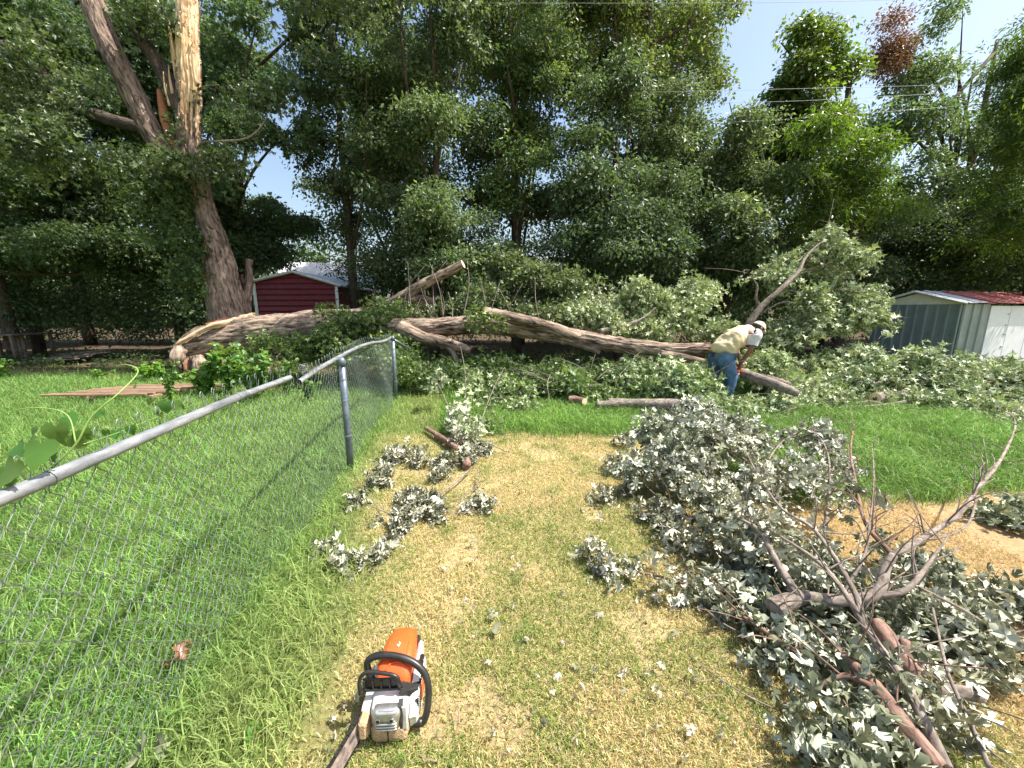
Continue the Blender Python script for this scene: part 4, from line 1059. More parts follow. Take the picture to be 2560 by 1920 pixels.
# ------------------------------------------------------------------ the fallen leader
ft = thing('fallen_maple', 'huge fallen maple trunk with a torn hollow butt lying across the yard', 'fallen tree', Vector((W(900, 850, 9).x, 9.0, 0)))
fo_ = Vector(ft.location)
def f_(px, py, Y): return W(px, py, Y) - fo_
V, F, bk = tube([f_(440, 893, 9.0), f_(480, 870, 9.2), f_(540, 852, 9.3), f_(620, 836, 9.3), f_(700, 826, 9.2), f_(780, 822, 9.1), f_(860, 818, 9.0), f_(940, 818, 8.9), f_(1010, 822, 8.8), f_(1100, 818, 8.7), f_(1200, 812, 8.5), f_(1300, 822, 8.3), f_(1400, 838, 8.1), f_(1500, 855, 7.9), f_(1600, 868, 7.7), f_(1690, 876, 7.5), f_(1775, 872, 7.4)],
                [.38, .42, .42, .41, .37, .32, .27, .24, .24, .22, .20, .19, .18, .165, .15, .14, .11], 90, False, 14, .10, 31, .026)
# the butt end tears open: ragged rim, upper lip slants back
nr_ = 90
for k_ in range(0, 22):
    a = slice(k_ * nr_, (k_ + 1) * nr_); c_ = V[a].mean(0); rel = V[a] - c_
    w_ = 1 - k_ / 22
    up_ = np.clip(rel[:, 2] / .45, -1, 1)
    V[a, 0] += w_ * (.30 * np.clip(up_, 0, 1) - .10 * np.sin(np.arange(nr_) * .35) * .6 + .10 * (np.random.RandomState(4).rand(nr_) - .5))
    V[a, 2] += w_ * (-.16 * np.clip(up_, 0, 1))
trunk_o = mesh('trunk', V, F, M['bark_log'], ft, bk=bk, smooth=True)
rim = V[:nr_]; c_ = rim.mean(0)
rings = [rim * 1.0]
rs_ = np.random.RandomState(8)
for k_, (s_, dx_) in enumerate(((.95, -.01), (.86, -.015), (.78, .10), (.60, .22), (.35, .30), (.05, .33))):
    rg = c_ + (rim - c_) * s_ * (1 + .08 * (rs_.rand(nr_, 1) - .5)); rg[:, 0] += dx_ + .05 * (rs_.rand(nr_) - .5); rings.append(rg)
RV = np.concatenate(rings); nk = len(rings)
i_ = np.arange(nk - 1)[:, None] * nr_; k_ = np.arange(nr_)[None]
RF = np.stack([i_ + (k_ + 1) % nr_, i_ + k_, i_ + nr_ + k_, i_ + nr_ + (k_ + 1) % nr_], 2).reshape(-1, 4)
mesh('torn_rim', RV[:3 * nr_], RF[:2 * nr_], M['pale'], ft, bk=RV[:3 * nr_])
mesh('rotten_core', RV[2 * nr_:], RF[2 * nr_:] - 2 * nr_, M['rot'], ft)
# hinge of pale torn wood up to the standing trunk, and slabs hanging off the butt
wood('torn_hinge', [f_(440, 862, 8.75), f_(475, 842, 8.8), f_(520, 818, 8.9), f_(570, 806, 9.1), f_(620, 795, 9.6), f_(640, 785, 10.0)], [.03, .05, .06, .08, .10, .05], M['pale'], ft, seg=24, sn=8, amp=.8, seed=33, furrow=.012)
wood('torn_hinge', [f_(520, 815, 9.1), f_(560, 808, 9.5), f_(600, 800, 9.9)], [.08, .12, .10], M['redwood'], ft, seg=20, sn=8, amp=.4, seed=34, furrow=.02)
for q, (a, b_, c_2, r_, mt_) in enumerate((((450, 868), (446, 900), (455, 930), .12, 'bark_log'), ((462, 895), (468, 915), (474, 935), .09, 'rot'), ((500, 890), (505, 925), (520, 945), .14, 'bark_log'), ((548, 900), (556, 925), (566, 945), .09, 'rot'), ((434, 880), (432, 900), (440, 915), .05, 'pale'), ((470, 925), (472, 938), (480, 948), .06, 'pale'))):
    wood('broken_slab', [f_(*a, 8.85), f_(*b_, 8.75), f_(*c_2, 8.8)], [r_, r_ * 1.1, r_ * .7], M[mt_], ft, seg=30, sn=10, amp=1.1, seed=36 + q, furrow=.02)
lim = dict(seg=28, sn=10, amp=.1)
wood('limb', [f_(700, 812, 9.4), f_(780, 790, 9.5), f_(860, 788, 9.6), f_(940, 778, 9.6), f_(1000, 748, 9.5), f_(1050, 716, 9.4), f_(1100, 690, 9.3), f_(1158, 660, 9.2)], [.20, .16, .14, .14, .15, .13, .11, .10], M['bark_log'], ft, seed=41, furrow=.014, cut=M['cut'], **lim)
wood('limb', [f_(1020, 750, 9.5), f_(1060, 748, 9.4), f_(1085, 757, 9.3)], [.10, .09, .05], M['bark_log'], ft, seed=42, **lim)
wood('limb', [f_(1205, 778, 8.0), f_(1260, 790, 8.05), f_(1330, 805, 8.0), f_(1400, 826, 7.95), f_(1450, 845, 7.9)], [.10, .12, .12, .12, .10], M['bark_log'], ft, seed=43, furrow=.012, **lim)
wood('limb', [f_(1000, 820, 8.7), f_(1060, 845, 8.4), f_(1110, 855, 8.2), f_(1175, 875, 8.0)], [.18, .14, .12, .08], M['bark_log'], ft, seed=44, furrow=.012, **lim)
wood('limb', [f_(1115, 855, 8.2), f_(1132, 880, 8.1), f_(1142, 905, 8.0)], [.08, .06, .05], M['bark_log'], ft, seed=45, **lim)
wood('limb', [f_(1420, 848, 8.0), f_(1460, 866, 7.9), f_(1500, 882, 7.8)], [.08, .06, .04], M['bark_log'], ft, seed=46, **lim)
wood('limb', [f_(1500, 828, 8.0), f_(1545, 818, 8.1), f_(1600, 800, 8.2), f_(1640, 770, 8.3)], [.05, .045, .03, .02], M['twig'], ft, seed=47, **lim)
wood('limb', [f_(1650, 885, 7.5), f_(1700, 892, 7.4), f_(1760, 905, 7.3)], [.10, .09, .06], M['bark_log'], ft, seed=48, **lim)
pr = random.Random(12)
for q in range(26):
    px = pr.uniform(1000, 1750); py = 700 + (px - 1000) * .12 + pr.uniform(-30, 30); Y0 = 9.2 - (px - 1000) * .0016
    a = f_(px, py + 90, Y0); e = f_(px + pr.uniform(-60, 90), py - pr.uniform(0, 60), Y0 + pr.uniform(-.2, .6))
    wood('twig', [a, a.lerp(e, .5) + Vector((pr.uniform(-.1, .1), 0, .05)), e], [.016, .010, .004], M['twig'], ft, seg=5, sn=4, seed=q)
def FL(px, py, Y, rx, rz, ry=None, w=None): return (f_(px, py, Y), (rx, ry or .6, rz), w or rx * rz)
# leaves still on the fallen crown
behind = [FL(1240, 740, 10, .8, .35), FL(1330, 690, 10.2, .7, .4), FL(1430, 700, 9.8, .7, .4), FL(1180, 760, 9.8, .7, .3), FL(1400, 760, 9.2, .8, .3), FL(1050, 770, 10, .5, .3), FL(1280, 655, 10.4, .5, .4)]
foliage('green_foliage', sublobes(behind, 7, 5), 190, 44, .10, T_MLOW, M['leaf_maple'], ft, 301, cl_r=.24, tint=((.7, .7, .6), (1.7, 1.6, 1.2)), up=.6, flip=.3)
right_ = [FL(1500, 790, 8.8, .8, .28), FL(1600, 750, 9, .8, .45), FL(1700, 760, 8.8, .6, .45), FL(1660, 820, 8.3, .8, .3), FL(1740, 735, 9.2, .5, .35), FL(1560, 820, 8.4, .6, .25), FL(1770, 820, 8.3, .45, .35), FL(1450, 770, 9, .6, .3)]
foliage('silvery_foliage', sublobes(right_, 7, 6), 230, 46, .10, T_MLOW, M['leaf_silver'], ft, 302, cl_r=.24, tint=((.6, .7, .5), (1.3, 1.3, 1.05)), up=.5, flip=.45)
front = [FL(700, 850, 8.6, .5, .2), FL(760, 880, 8.4, .45, .25), FL(640, 880, 8.5, .3, .25), FL(900, 800, 8.6, .4, .3), FL(850, 810, 8.5, .45, .3), FL(920, 850, 8.2, .5, .35), FL(800, 860, 8.4, .5, .3), FL(990, 880, 8.0, .5, .4), FL(1030, 920, 7.8, .5, .35), FL(870, 900, 8.2, .5, .35), FL(1000, 770, 8.9, .3, .15), FL(1215, 800, 8.0, .35, .15), FL(820, 770, 9, .3, .12), FL(940, 760, 9.1, .35, .2)]
foliage('green_foliage', sublobes(front, 7, 5), 270, 40, .095, T_MLOW, M['leaf_maple'], ft, 303, cl_r=.22, tint=((.7, .8, .55), (1.9, 1.9, 1.0)))
below = [FL(1150, 925, 7.9, .6, .25), FL(1260, 915, 8.0, .7, .25), FL(1370, 925, 7.8, .7, .25), FL(1480, 930, 7.5, .7, .22), FL(1580, 935, 7.3, .6, .2), FL(1300, 940, 7.4, .9, .2), FL(1100, 940, 7.5, .6, .25)]
foliage('green_foliage', sublobes(below, 8, 5), 200, 34, .095, T_MLOW, M['leaf_maple'], ft, 304, cl_r=.24, tint=((.45, .6, .4), (1.6, 1.6, 1.0)))

# ------------------------------------------------------------------ cut branches with wilting leaves
def leaf_parts(parent, n, centres, cr, size, tmpl, mt, seed, tint, up=.2, zmin=.02):
    """leaves large enough to be told apart: each an object of its own, sharing a few meshes"""
    rs_ = np.random.RandomState(seed)
    protos = []
    for q in range(10):
        tv, tf = tmpl[q % len(tmpl)]
        t0, t1 = np.array(tint[0]), np.array(tint[1]); k_ = rs_.rand()
        C = np.repeat((t0 * (1 - k_) + t1 * k_)[None], len(tv), 0)
        protos.append(mesh_data('leaf', tv * np.array([1, .9 + .2 * rs_.rand(), 1]), [tf], mt, colr=C, smooth=True))
    pm = Vector(parent.location)
    for q in range(n):
        c = centres[rs_.randint(len(centres))]
        p = Vector(c) + Vector(rs_.normal(size=3) * np.array([cr, cr, cr * .6]))
        if p.z + pm.z < zmin: p.z = zmin - pm.z + abs(rs_.normal()) * .03
        R = basis(np.array([[0, -.15, up]]) + rs_.normal(size=(1, 3)) * .75, rs_)[0]
        o = bpy.data.objects.new('leaf', protos[rs_.randint(10)])
        col.objects.link(o); o.parent = parent
        s = size * (.65 + .6 * rs_.rand())
        Mx = Matrix([[*(R[0] * s), p.x], [*(R[1] * s), p.y], [*(R[2] * s), p.z], [0, 0, 0, 1]])
        o.matrix_local = Mx
def branch_thing(label, woods, clumps, seed, size, mt='leaf_wilt', tm_=None, per=34, dens=1.0, tint=((.6, .6, .55), (1.3, 1.28, 1.2)), cat='branch', name='cut_branch', group='cut branches strewn over the yard', parts=0, flip=.78, up=.35, cr=.10, flat=.8):
    """woods: list of ([(px,py,z)...], [radii], material key, cut); clumps: (px,py,z,radius,height)"""
    b0 = G(woods[0][0][0][0], woods[0][0][0][1], 0) if woods else G(clumps[0][0], clumps[0][1], 0)
    t = thing(name, label, cat, (b0.x, b0.y, 0), group)
    o = Vector(t.location)
    for q, (pts, r, mk, cut) in enumerate(woods):
        P = [G(a, b_, z) - o for a, b_, z in pts]
        if cut: P = P[::-1]; r = r[::-1]
        big = max(r) > .02
        wood('branch' if q == 0 else ('limb' if max(r) > .009 else 'twig'), P, r, M[mk], t, seg=18 if big else 8, sn=8 if big else 5, amp=.12, seed=seed + q, furrow=.002 if big else 0, cut=M[cut] if cut else None)
    prt = random.Random(seed * 7)
    for pts, r, mk, cut in woods:
        P = [G(a, b_, z) - o for a, b_, z in pts]
        L_ = sum((P[i_ + 1] - P[i_]).length for i_ in range(len(P) - 1))
        for q in range(int(L_ * (9 if seed < 430 else 5))):
            i_ = prt.randrange(len(P) - 1); s_ = P[i_].lerp(P[i_ + 1], prt.random())
            ax = (P[i_ + 1] - P[i_]).normalized(); sd_ = Vector((prt.uniform(-1, 1), prt.uniform(-1, 1), prt.uniform(-.1, .9))).normalized()
            dr_ = (ax * .7 + sd_ * .8).normalized(); ln = prt.uniform(.07, .30) * (1 if seed < 430 else .6)
            e_ = s_ + dr_ * ln + Vector((0, 0, .1 * ln)); m_ = s_.lerp(e_, .5) + Vector((prt.uniform(-.1, .1), prt.uniform(-.1, .1), .06)) * ln
            if e_.z < .01: e_.z = .01
            r0 = min(.0045, r[min(i_, len(r) - 1)] * .5)
            wood('side_twig', [s_, m_, e_], [r0, r0 * .7, r0 * .35], M[mk], t, seg=5, sn=3, amp=.1, seed=q)
    if clumps:
        if mt == 'leaf_wilt' and seed < 430: size *= .86
        lb = [((G(a, b_, z) - o), (r_, r_ * .8, h_), r_ * r_ + .004) for a, b_, z, r_, h_ in clumps]
        tot = sum(r_ * r_ + .004 for _, _, _, r_, _ in clumps)
        n_cl = max(5, int(tot * (112 if seed < 430 else 150) * dens))
        _, CC = foliage('leaves', lb, n_cl, per, size, tm_ or T_WILT, M[mt], t, seed, inst=(mt != 'leaf_wilt'), cl_r=cr, flat=flat, tint=tint, up=up, shell=.3, flip=flip, jit=.9, cut=lambda P: P[:, 2] > .01)
        if parts:
            leaf_parts(t, parts, [Vector(c) for c in CC], cr * .8, size, tm_ or T_WILT, M[mt], seed, tint, up=up * (-.4 if flip > .5 else 1))
    return t
BR = branch_thing
# --- the large heap in the right foreground, branch by branch
BR('long bare sapling stem laid over the foreground heap, forking near its middle',
   [([(2366, 1918, .10), (2254, 1693, .18), (2165, 1571, .26), (2132, 1471, .33), (2038, 1327, .42), (1955, 1272, .46), (1899, 1194, .5), (1855, 1111, .52)], [.019, .017, .015, .012, .009, .007, .005, .003], 'twig', None),
    ([(2165, 1571, .26), (2104, 1471, .33), (2038, 1399, .36), (1921, 1322, .40)], [.013, .012, .010, .006], 'twig', None),
    ([(2038, 1327, .42), (2120, 1335, .40), (2165, 1330, .4)], [.005, .004, .002], 'twig', None)],
   [(1860, 1130, .45, .14, .10), (1900, 1230, .42, .14, .1), (1940, 1300, .36, .14, .1)], 401, .085, parts=30)
BR('stout reddish log running out of the bottom right corner under the bare sapling',
   [([(2345, 1920, .09), (2265, 1821, .12), (2199, 1732, .14), (2140, 1670, .15), (2093, 1627, .15)], [.034, .032, .029, .025, .022], 'twig_red', None),
    ([(2199, 1732, .14), (2150, 1700, .16), (2100, 1690, .15), (2040, 1720, .1)], [.014, .012, .010, .006], 'twig_red', None)],
   [(2080, 1790, .10, .17, .09), (2120, 1870, .08, .16, .08), (2020, 1840, .06, .12, .06), (2180, 1800, .1, .12, .07), (2160, 1640, .12, .15, .08)], 402, .085, parts=60, tint=((.5, .55, .48), (1.1, 1.12, 1.02)))
BR('thick forked branch with a wedge-cut butt and a long pale arm curving up right',
   [([(1935, 1522, .15), (1940, 1520, .152), (1999, 1494, .18), (2060, 1500, .2), (2121, 1499, .22), (2193, 1482, .27), (2215, 1421, .34), (2232, 1388, .38)], [.05, .048, .036, .030, .027, .024, .020, .018], 'twig', 'cut'),
    ([(2232, 1388, .38), (2310, 1344, .42), (2398, 1283, .48), (2443, 1222, .54), (2498, 1155, .6), (2537, 1072, .66), (2530, 1040, .68), (2498, 1022, .7)], [.017, .015, .013, .011, .009, .007, .005, .003], 'twig', None),
    ([(2232, 1388, .38), (2165, 1310, .44), (2143, 1222, .5), (2127, 1128, .56), (2135, 1060, .6)], [.013, .010, .008, .006, .003], 'twig_red', None),
    ([(2443, 1240, .52), (2420, 1310, .45), (2350, 1345, .42), (2300, 1350, .40)], [.006, .006, .005, .003], 'twig', None),
    ([(2193, 1490, .26), (2260, 1477, .30), (2304, 1433, .36), (2350, 1370, .42), (2370, 1340, .44)], [.014, .013, .011, .006, .003], 'twig', None),
    ([(1999, 1494, .18), (1982, 1471, .22), (1932, 1388, .3), (1899, 1327, .36), (1833, 1288, .38)], [.024, .022, .018, .014, .006], 'twig', None),
    ([(2100, 1495, .2), (2160, 1390, .36), (2175, 1300, .48), (2185, 1200, .56), (2180, 1110, .6)], [.008, .007, .005, .004, .002], 'twig', None)],
   [(1780, 1240, .30, .30, .18), (1860, 1340, .26, .26, .15), (1720, 1160, .32, .26, .16), (1960, 1420, .16, .2, .12), (1900, 1200, .36, .2, .12), (2140, 1230, .5, .10, .1), (2010, 1320, .3, .14, .1), (2240, 1440, .3, .1, .08)], 403, .09, parts=110, dens=1.1)
BR('dense silvery leaf mass rising at the far end of the foreground heap',
   [([(1960, 1280, .2), (1900, 1180, .32), (1800, 1110, .42), (1720, 1060, .5), (1660, 1030, .55)], [.016, .014, .010, .006, .003], 'twig', None),
    ([(1900, 1180, .32), (1960, 1100, .42), (2030, 1070, .5), (2080, 1060, .54)], [.009, .008, .005, .003], 'twig', None)],
   [(1640, 1070, .40, .26, .24), (1740, 1080, .55, .26, .2), (1820, 1060, .55, .22, .18), (1700, 1130, .32, .30, .2), (1800, 1090, .38, .26, .16), (1740, 1040, .50, .2, .16), (1600, 1180, .22, .24, .14), (1880, 1100, .34, .24, .14)], 404, .092, parts=70, dens=1.15, tint=((.6, .64, .58), (1.3, 1.3, 1.28)))
BR('leafy silver branch end nodding over the green grass behind the heap',
   [([(2060, 1330, .3), (2075, 1200, .42), (2060, 1110, .5), (2000, 1050, .55)], [.009, .007, .005, .003], 'twig', None)],
   [(2060, 1110, .40, .22, .15), (1990, 1170, .30, .22, .14), (2110, 1160, .36, .16, .12), (2040, 1220, .32, .2, .14), (1990, 1080, .45, .14, .12)], 405, .09, parts=40, dens=1.05, tint=((.6, .64, .58), (1.3, 1.3, 1.28)))
BR('long thin rust-brown stick pointing left out of the heap across the lawn',
   [([(2010, 1645, .12), (1860, 1544, .08), (1755, 1483, .05), (1638, 1438, .05), (1528, 1427, .04)], [.013, .011, .009, .007, .004], 'twig_red', None),
    ([(1760, 1520, .05), (1810, 1560, .04), (1870, 1590, .03)], [.004, .004, .002], 'twig', None)],
   [(1560, 1430, .06, .10, .06), (1640, 1470, .05, .11, .05), (1600, 1390, .08, .08, .06), (1780, 1450, .10, .14, .08), (1700, 1500, .05, .09, .05)], 406, .075, parts=40)
BR('short log with a torn red end standing up out of the heap',
   [([(2193, 1556, .20), (2215, 1590, .19), (2243, 1638, .17), (2299, 1699, .12)], [.026, .036, .036, .034], 'twig_red', None),
    ([(2262, 1600, .22), (2262, 1650, .17)], [.018, .018], 'twig_red', None)],
   [(2300, 1620, .10, .16, .09), (2360, 1560, .10, .18, .08), (2420, 1620, .06, .18, .07)], 407, .085, parts=50, tint=((.5, .52, .46), (1.15, 1.15, 1.05)))
BR('small cut log with an orange end lying at the right of the heap',
   [([(2343, 1722, .06), (2400, 1731, .06), (2450, 1738, .06)], [.026, .027, .028], 'twig', 'redwood')],
   [(2360, 1790, .06, .15, .07), (2430, 1680, .07, .12, .06), (2300, 1760, .1, .12, .07)], 408, .085, parts=30)
BR('thin bare whip crossing the bottom right corner from the heap',
   [([(2332, 1520, .30), (2365, 1666, .22), (2398, 1749, .17), (2440, 1840, .12), (2474, 1920, .08)], [.004, .006, .007, .008, .009], 'twig', None)], [], 409, .08)
BR('leafy branch end wilting at the right edge of the picture',
   [([(2300, 1470, .3), (2400, 1520, .22), (2500, 1580, .12), (2580, 1600, .08)], [.008, .007, .006, .004], 'twig', None)],
   [(2400, 1470, .16, .2, .08), (2480, 1560, .08, .2, .08), (2550, 1640, .05, .2, .06), (2560, 1500, .06, .15, .06)], 410, .085, parts=50, tint=((.45, .48, .42), (1.15, 1.15, 1.05)))
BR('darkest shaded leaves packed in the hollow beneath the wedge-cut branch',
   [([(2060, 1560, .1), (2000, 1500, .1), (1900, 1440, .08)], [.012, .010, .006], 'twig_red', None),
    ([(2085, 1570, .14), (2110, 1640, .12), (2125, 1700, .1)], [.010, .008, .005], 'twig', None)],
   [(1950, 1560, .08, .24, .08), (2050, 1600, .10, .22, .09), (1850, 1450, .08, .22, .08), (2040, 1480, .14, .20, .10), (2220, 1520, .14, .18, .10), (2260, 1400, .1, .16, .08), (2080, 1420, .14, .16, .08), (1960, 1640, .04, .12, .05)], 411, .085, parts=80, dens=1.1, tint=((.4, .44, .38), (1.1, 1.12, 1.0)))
BR('small drooping sprigs along the left flank of the heap',
   [([(1820, 1330, .12), (1700, 1280, .10), (1620, 1220, .12), (1560, 1150, .16)], [.008, .006, .005, .003], 'twig', None)],
   [(1540, 1160, .10, .14, .09), (1580, 1230, .06, .16, .07), (1650, 1290, .08, .20, .10), (1560, 1100, .08, .12, .08), (1720, 1350, .08, .18, .09), (1660, 1340, .05, .12, .07), (1510, 1250, .03, .12, .05)], 412, .08, parts=50, tint=((.5, .5, .45), (1.2, 1.15, 1.05)))
BR('thin straw-coloured stick lying bare on the dry lawn',
   [([(1725, 1640, .02), (1790, 1690, .02), (1870, 1740, .025), (1944, 1775, .02)], [.0022, .0025, .003, .0022], 'twig', None)], [], 413, .06, cat='stick', name='stick', group=None)
# --- small cuttings
for k_, (lab, ws, cl, s_) in enumerate([
 ('small wilted sprig standing alone on the lawn left of the heap', [([(1500, 1440, .02), (1475, 1400, .05), (1465, 1350, .12)], [.004, .003, .002], 'twig', None)], [(1475, 1370, .06, .075, .07), (1510, 1420, .03, .05, .03)], .06),
 ('curled silver cuttings nearest the fence, in two bunches', [([(960, 1380, .02), (890, 1390, .04), (850, 1370, .05)], [.004, .003, .002], 'twig', None)], [(850, 1390, .05, .07, .05), (890, 1420, .04, .07, .05), (950, 1375, .06, .09, .05), (915, 1400, .05, .06, .05), (820, 1360, .03, .03, .02)], .065),
 ('wilted bunch lying beside the uncut strip along the fence', [([(1010, 1300, .04), (940, 1270, .06), (880, 1245, .06)], [.005, .004, .002], 'twig', None)], [(890, 1255, .05, .10, .05), (940, 1290, .05, .10, .06), (985, 1330, .04, .09, .05), (1010, 1290, .05, .08, .06)], .07),
 ('grey wilted branch end with a forked bare stalk pointing to the stump', [([(1180, 1168, .06), (1140, 1205, .06), (1105, 1230, .06), (1080, 1255, .06)], [.010, .009, .007, .004], 'twig', None), ([(1200, 1170, .08), (1195, 1210, .06), (1150, 1245, .05), (1090, 1265, .05)], [.005, .004, .004, .002], 'twig', None), ([(1090, 1278, .04), (1140, 1282, .04), (1190, 1278, .03)], [.003, .003, .002], 'twig', None)], [(1040, 1250, .07, .12, .07), (1070, 1280, .05, .12, .06), (1000, 1240, .05, .1, .06), (1090, 1300, .03, .08, .04)], .072),
 ('rounded wilted clump at the tip of the curved bare stalk', [([(1100, 1278, .04), (1150, 1270, .05), (1200, 1255, .06)], [.003, .003, .002], 'twig', None)], [(1200, 1240, .06, .10, .06), (1170, 1260, .05, .09, .05), (1220, 1262, .04, .07, .04)], .062),
 ('wide grey heap of curled leaves between the fence post and the stump', [([(1150, 1160, .05), (1060, 1150, .08), (980, 1130, .10)], [.006, .005, .003], 'twig', None)], [(990, 1130, .10, .14, .08), (1060, 1140, .10, .16, .09), (960, 1170, .07, .12, .07), (1090, 1180, .08, .14, .07), (950, 1200, .05, .10, .05), (1120, 1150, .08, .12, .07)], .078),
 ('broken red-brown limb with a snapped end beside the fence post', [([(1065, 1070, .05), (1090, 1085, .06), (1120, 1105, .06), (1150, 1125, .06)], [.028, .032, .034, .03], 'twig_red', None), ([(1040, 1048, .03), (1060, 1046, .03), (1080, 1050, .03)], [.006, .007, .004], 'twig_red', None)], [(1150, 1090, .12, .13, .1), (1180, 1130, .1, .14, .09)], .085),
 ('short pale chunk of branch cut off at the lawn edge', [([(1160, 1130, .05), (1168, 1150, .045), (1166, 1164, .04)], [.04, .042, .045], 'twig_red', 'cut'), ([(1175, 1130, .05), (1210, 1140, .04), (1222, 1145, .03)], [.006, .006, .003], 'twig', None), ([(1180, 1112, .06), (1240, 1118, .06), (1262, 1128, .04), (1275, 1130, .03)], [.004, .004, .005, .003], 'twig_red', None)], [(1210, 1120, .05, .12, .05)], .09),
 ]):
    BR(lab, ws, cl, 430 + k_, s_, dens=1.5, per=22, parts=26, cr=.055, tint=((.45, .45, .40), (1.25, 1.22, 1.15)), flat=.9)
# upright silvery sprigs in the middle
BR('upright silvery sprigs standing at the lawn edge beyond the broken limb',
   [([(1160, 1110, .06), (1130, 1040, .28), (1110, 990, .45), (1090, 950, .6)], [.008, .006, .004, .002], 'twig', None), ([(1180, 1100, .05), (1165, 1000, .4), (1163, 930, .75), (1150, 860, 1.05)], [.006, .005, .004, .002], 'twig', None)],
   [(1110, 990, .36, .10, .14), (1090, 950, .5, .07, .1), (1130, 1060, .2, .12, .12), (1170, 1080, .14, .14, .12), (1150, 1030, .3, .12, .15)], 450, .085, mt='leaf_silver', tm_=T_MAPLE, dens=1.6, per=20, cr=.09, flip=.5, tint=((.7, .75, .65), (1.3, 1.3, 1.2)))
BR('loose pale green brush between the upright sprigs and the log',
   [([(1200, 1060, .05), (1230, 980, .35), (1260, 920, .6)], [.008, .006, .003], 'twig', None)],
   [(1200, 1000, .25, .3, .18), (1250, 960, .32, .4, .2), (1220, 1060, .12, .3, .12), (1180, 950, .45, .25, .2), (1290, 1010, .15, .35, .12), (1330, 950, .3, .4, .15)], 451, .09, mt='leaf_silver', tm_=T_MLOW, dens=.30, per=30, cr=.14, flip=.4, tint=((.55, .65, .45), (1.25, 1.3, 1.0)))
# --- brush beyond the green grass
def brush(label, ws, cl, seed, dens=.5, tint=((.5, .6, .45), (1.3, 1.3, 1.1)), mt='leaf_silver', size=.10, cr=.2, flip=.45, **kw):
    return BR(label, ws, cl, seed, size, mt=mt, tm_=T_MLOW, per=36, dens=dens, tint=tint, cr=cr, flip=flip, flat=.6, **kw)
def P3(px, py, Y): 
    w = W(px, py, Y); return w
def brushW(label, woods, clumps, seed, n_cl, base, tint=((.5, .6, .45), (1.3, 1.3, 1.1)), mt='leaf_silver', size=.10, cr=.2, flip=.45, per=38, up=.5, tm_=None):
    """like branch_thing, but every point is given by pixel and distance"""
    b0 = G(*base)
    t = thing('leafy_branch', label, 'branch', (b0.x, b0.y, 0), 'felled leafy crown branches')
    o = Vector(t.location)
    for q, (pts, r, mk, cut) in enumerate(woods):
        P = [W(*p) - o for p in pts]
        wood('branch' if q == 0 else ('limb' if max(r) > .012 else 'twig'), P, r, M[mk], t, seg=14, sn=7, amp=.1, seed=seed + q, cut=M[cut] if cut else None)
    prt = random.Random(seed)
    for q in range(26):
        a, b_, Y, rx, ry, rz = prt.choice(clumps); c_ = W(a, b_, Y) - o
        s_ = c_ + Vector((prt.uniform(-.8, .8) * rx, prt.uniform(-.8, .3) * ry, prt.uniform(-.5, .5) * rz)); ln = prt.uniform(.35, 1.1)
        e_ = s_ + Vector((prt.uniform(-1, 1), prt.uniform(-.5, .5), prt.uniform(-.25, .45))).normalized() * ln
        s_.z = max(s_.z, .02); e_.z = max(e_.z, .02); r0 = prt.uniform(.003, .009)
        wood('twig', [s_, s_.lerp(e_, .5) + Vector((prt.uniform(-.08, .08), 0, prt.uniform(0, .08))), e_], [r0, r0 * .8, r0 * .3], M['twig'], t, seg=5, sn=4, amp=.1, seed=q)
    lb = [(W(a, b_, Y) - o, (rx, ry, rz), rx * rz) for a, b_, Y, rx, ry, rz in clumps]
    foliage('leaves', sublobes(lb, 7, seed), n_cl, per, size, tm_ or T_MLOW, M[mt], t, seed, cl_r=cr, flat=.55, tint=tint, up=up, shell=.35, flip=flip, jit=.75, cut=lambda P: P[:, 2] > .01)
    return t
brushW('big upright leafy branch rising behind the bending worker',
   [([(1870, 812, 7.5), (1905, 765, 7.5), (1955, 720, 7.5), (1995, 680, 7.6), (2010, 650, 7.7), (2030, 625, 7.8), (2060, 600, 7.9)], [.07, .055, .045, .035, .026, .018, .008], 'twig', None),
    ([(1902, 768, 8.0), (1890, 745, 8.0), (1893, 715, 8.0), (1880, 695, 8.0)], [.03, .024, .018, .008], 'twig', None),
    ([(1955, 720, 8.1), (2010, 735, 8.0), (2060, 738, 7.9)], [.02, .014, .005], 'twig', None),
    ([(1905, 780, 8.0), (1960, 755, 7.8), (2000, 765, 7.7)], [.02, .014, .005], 'twig', None),
    ([(1995, 680, 8.2), (2050, 665, 8.1), (2080, 655, 8.1)], [.012, .009, .004], 'twig', None)],
   [(2060, 640, 8.4, .35, .4, .30), (2110, 650, 8.3, .35, .4, .3), (2090, 720, 8.0, .5, .4, .35), (2150, 730, 8.0, .4, .4, .3), (2050, 790, 7.8, .7, .5, .4), (2160, 790, 7.9, .35, .4, .3), (1940, 690, 8.3, .4, .3, .2), (1870, 690, 8.2, .22, .25, .15), (2080, 590, 8.4, .16, .2, .12), (1960, 830, 7.8, .5, .4, .3), (2000, 650, 8.4, .35, .3, .2)], 460, 300, (1900, 960), tint=((.55, .65, .5), (1.35, 1.35, 1.15)))
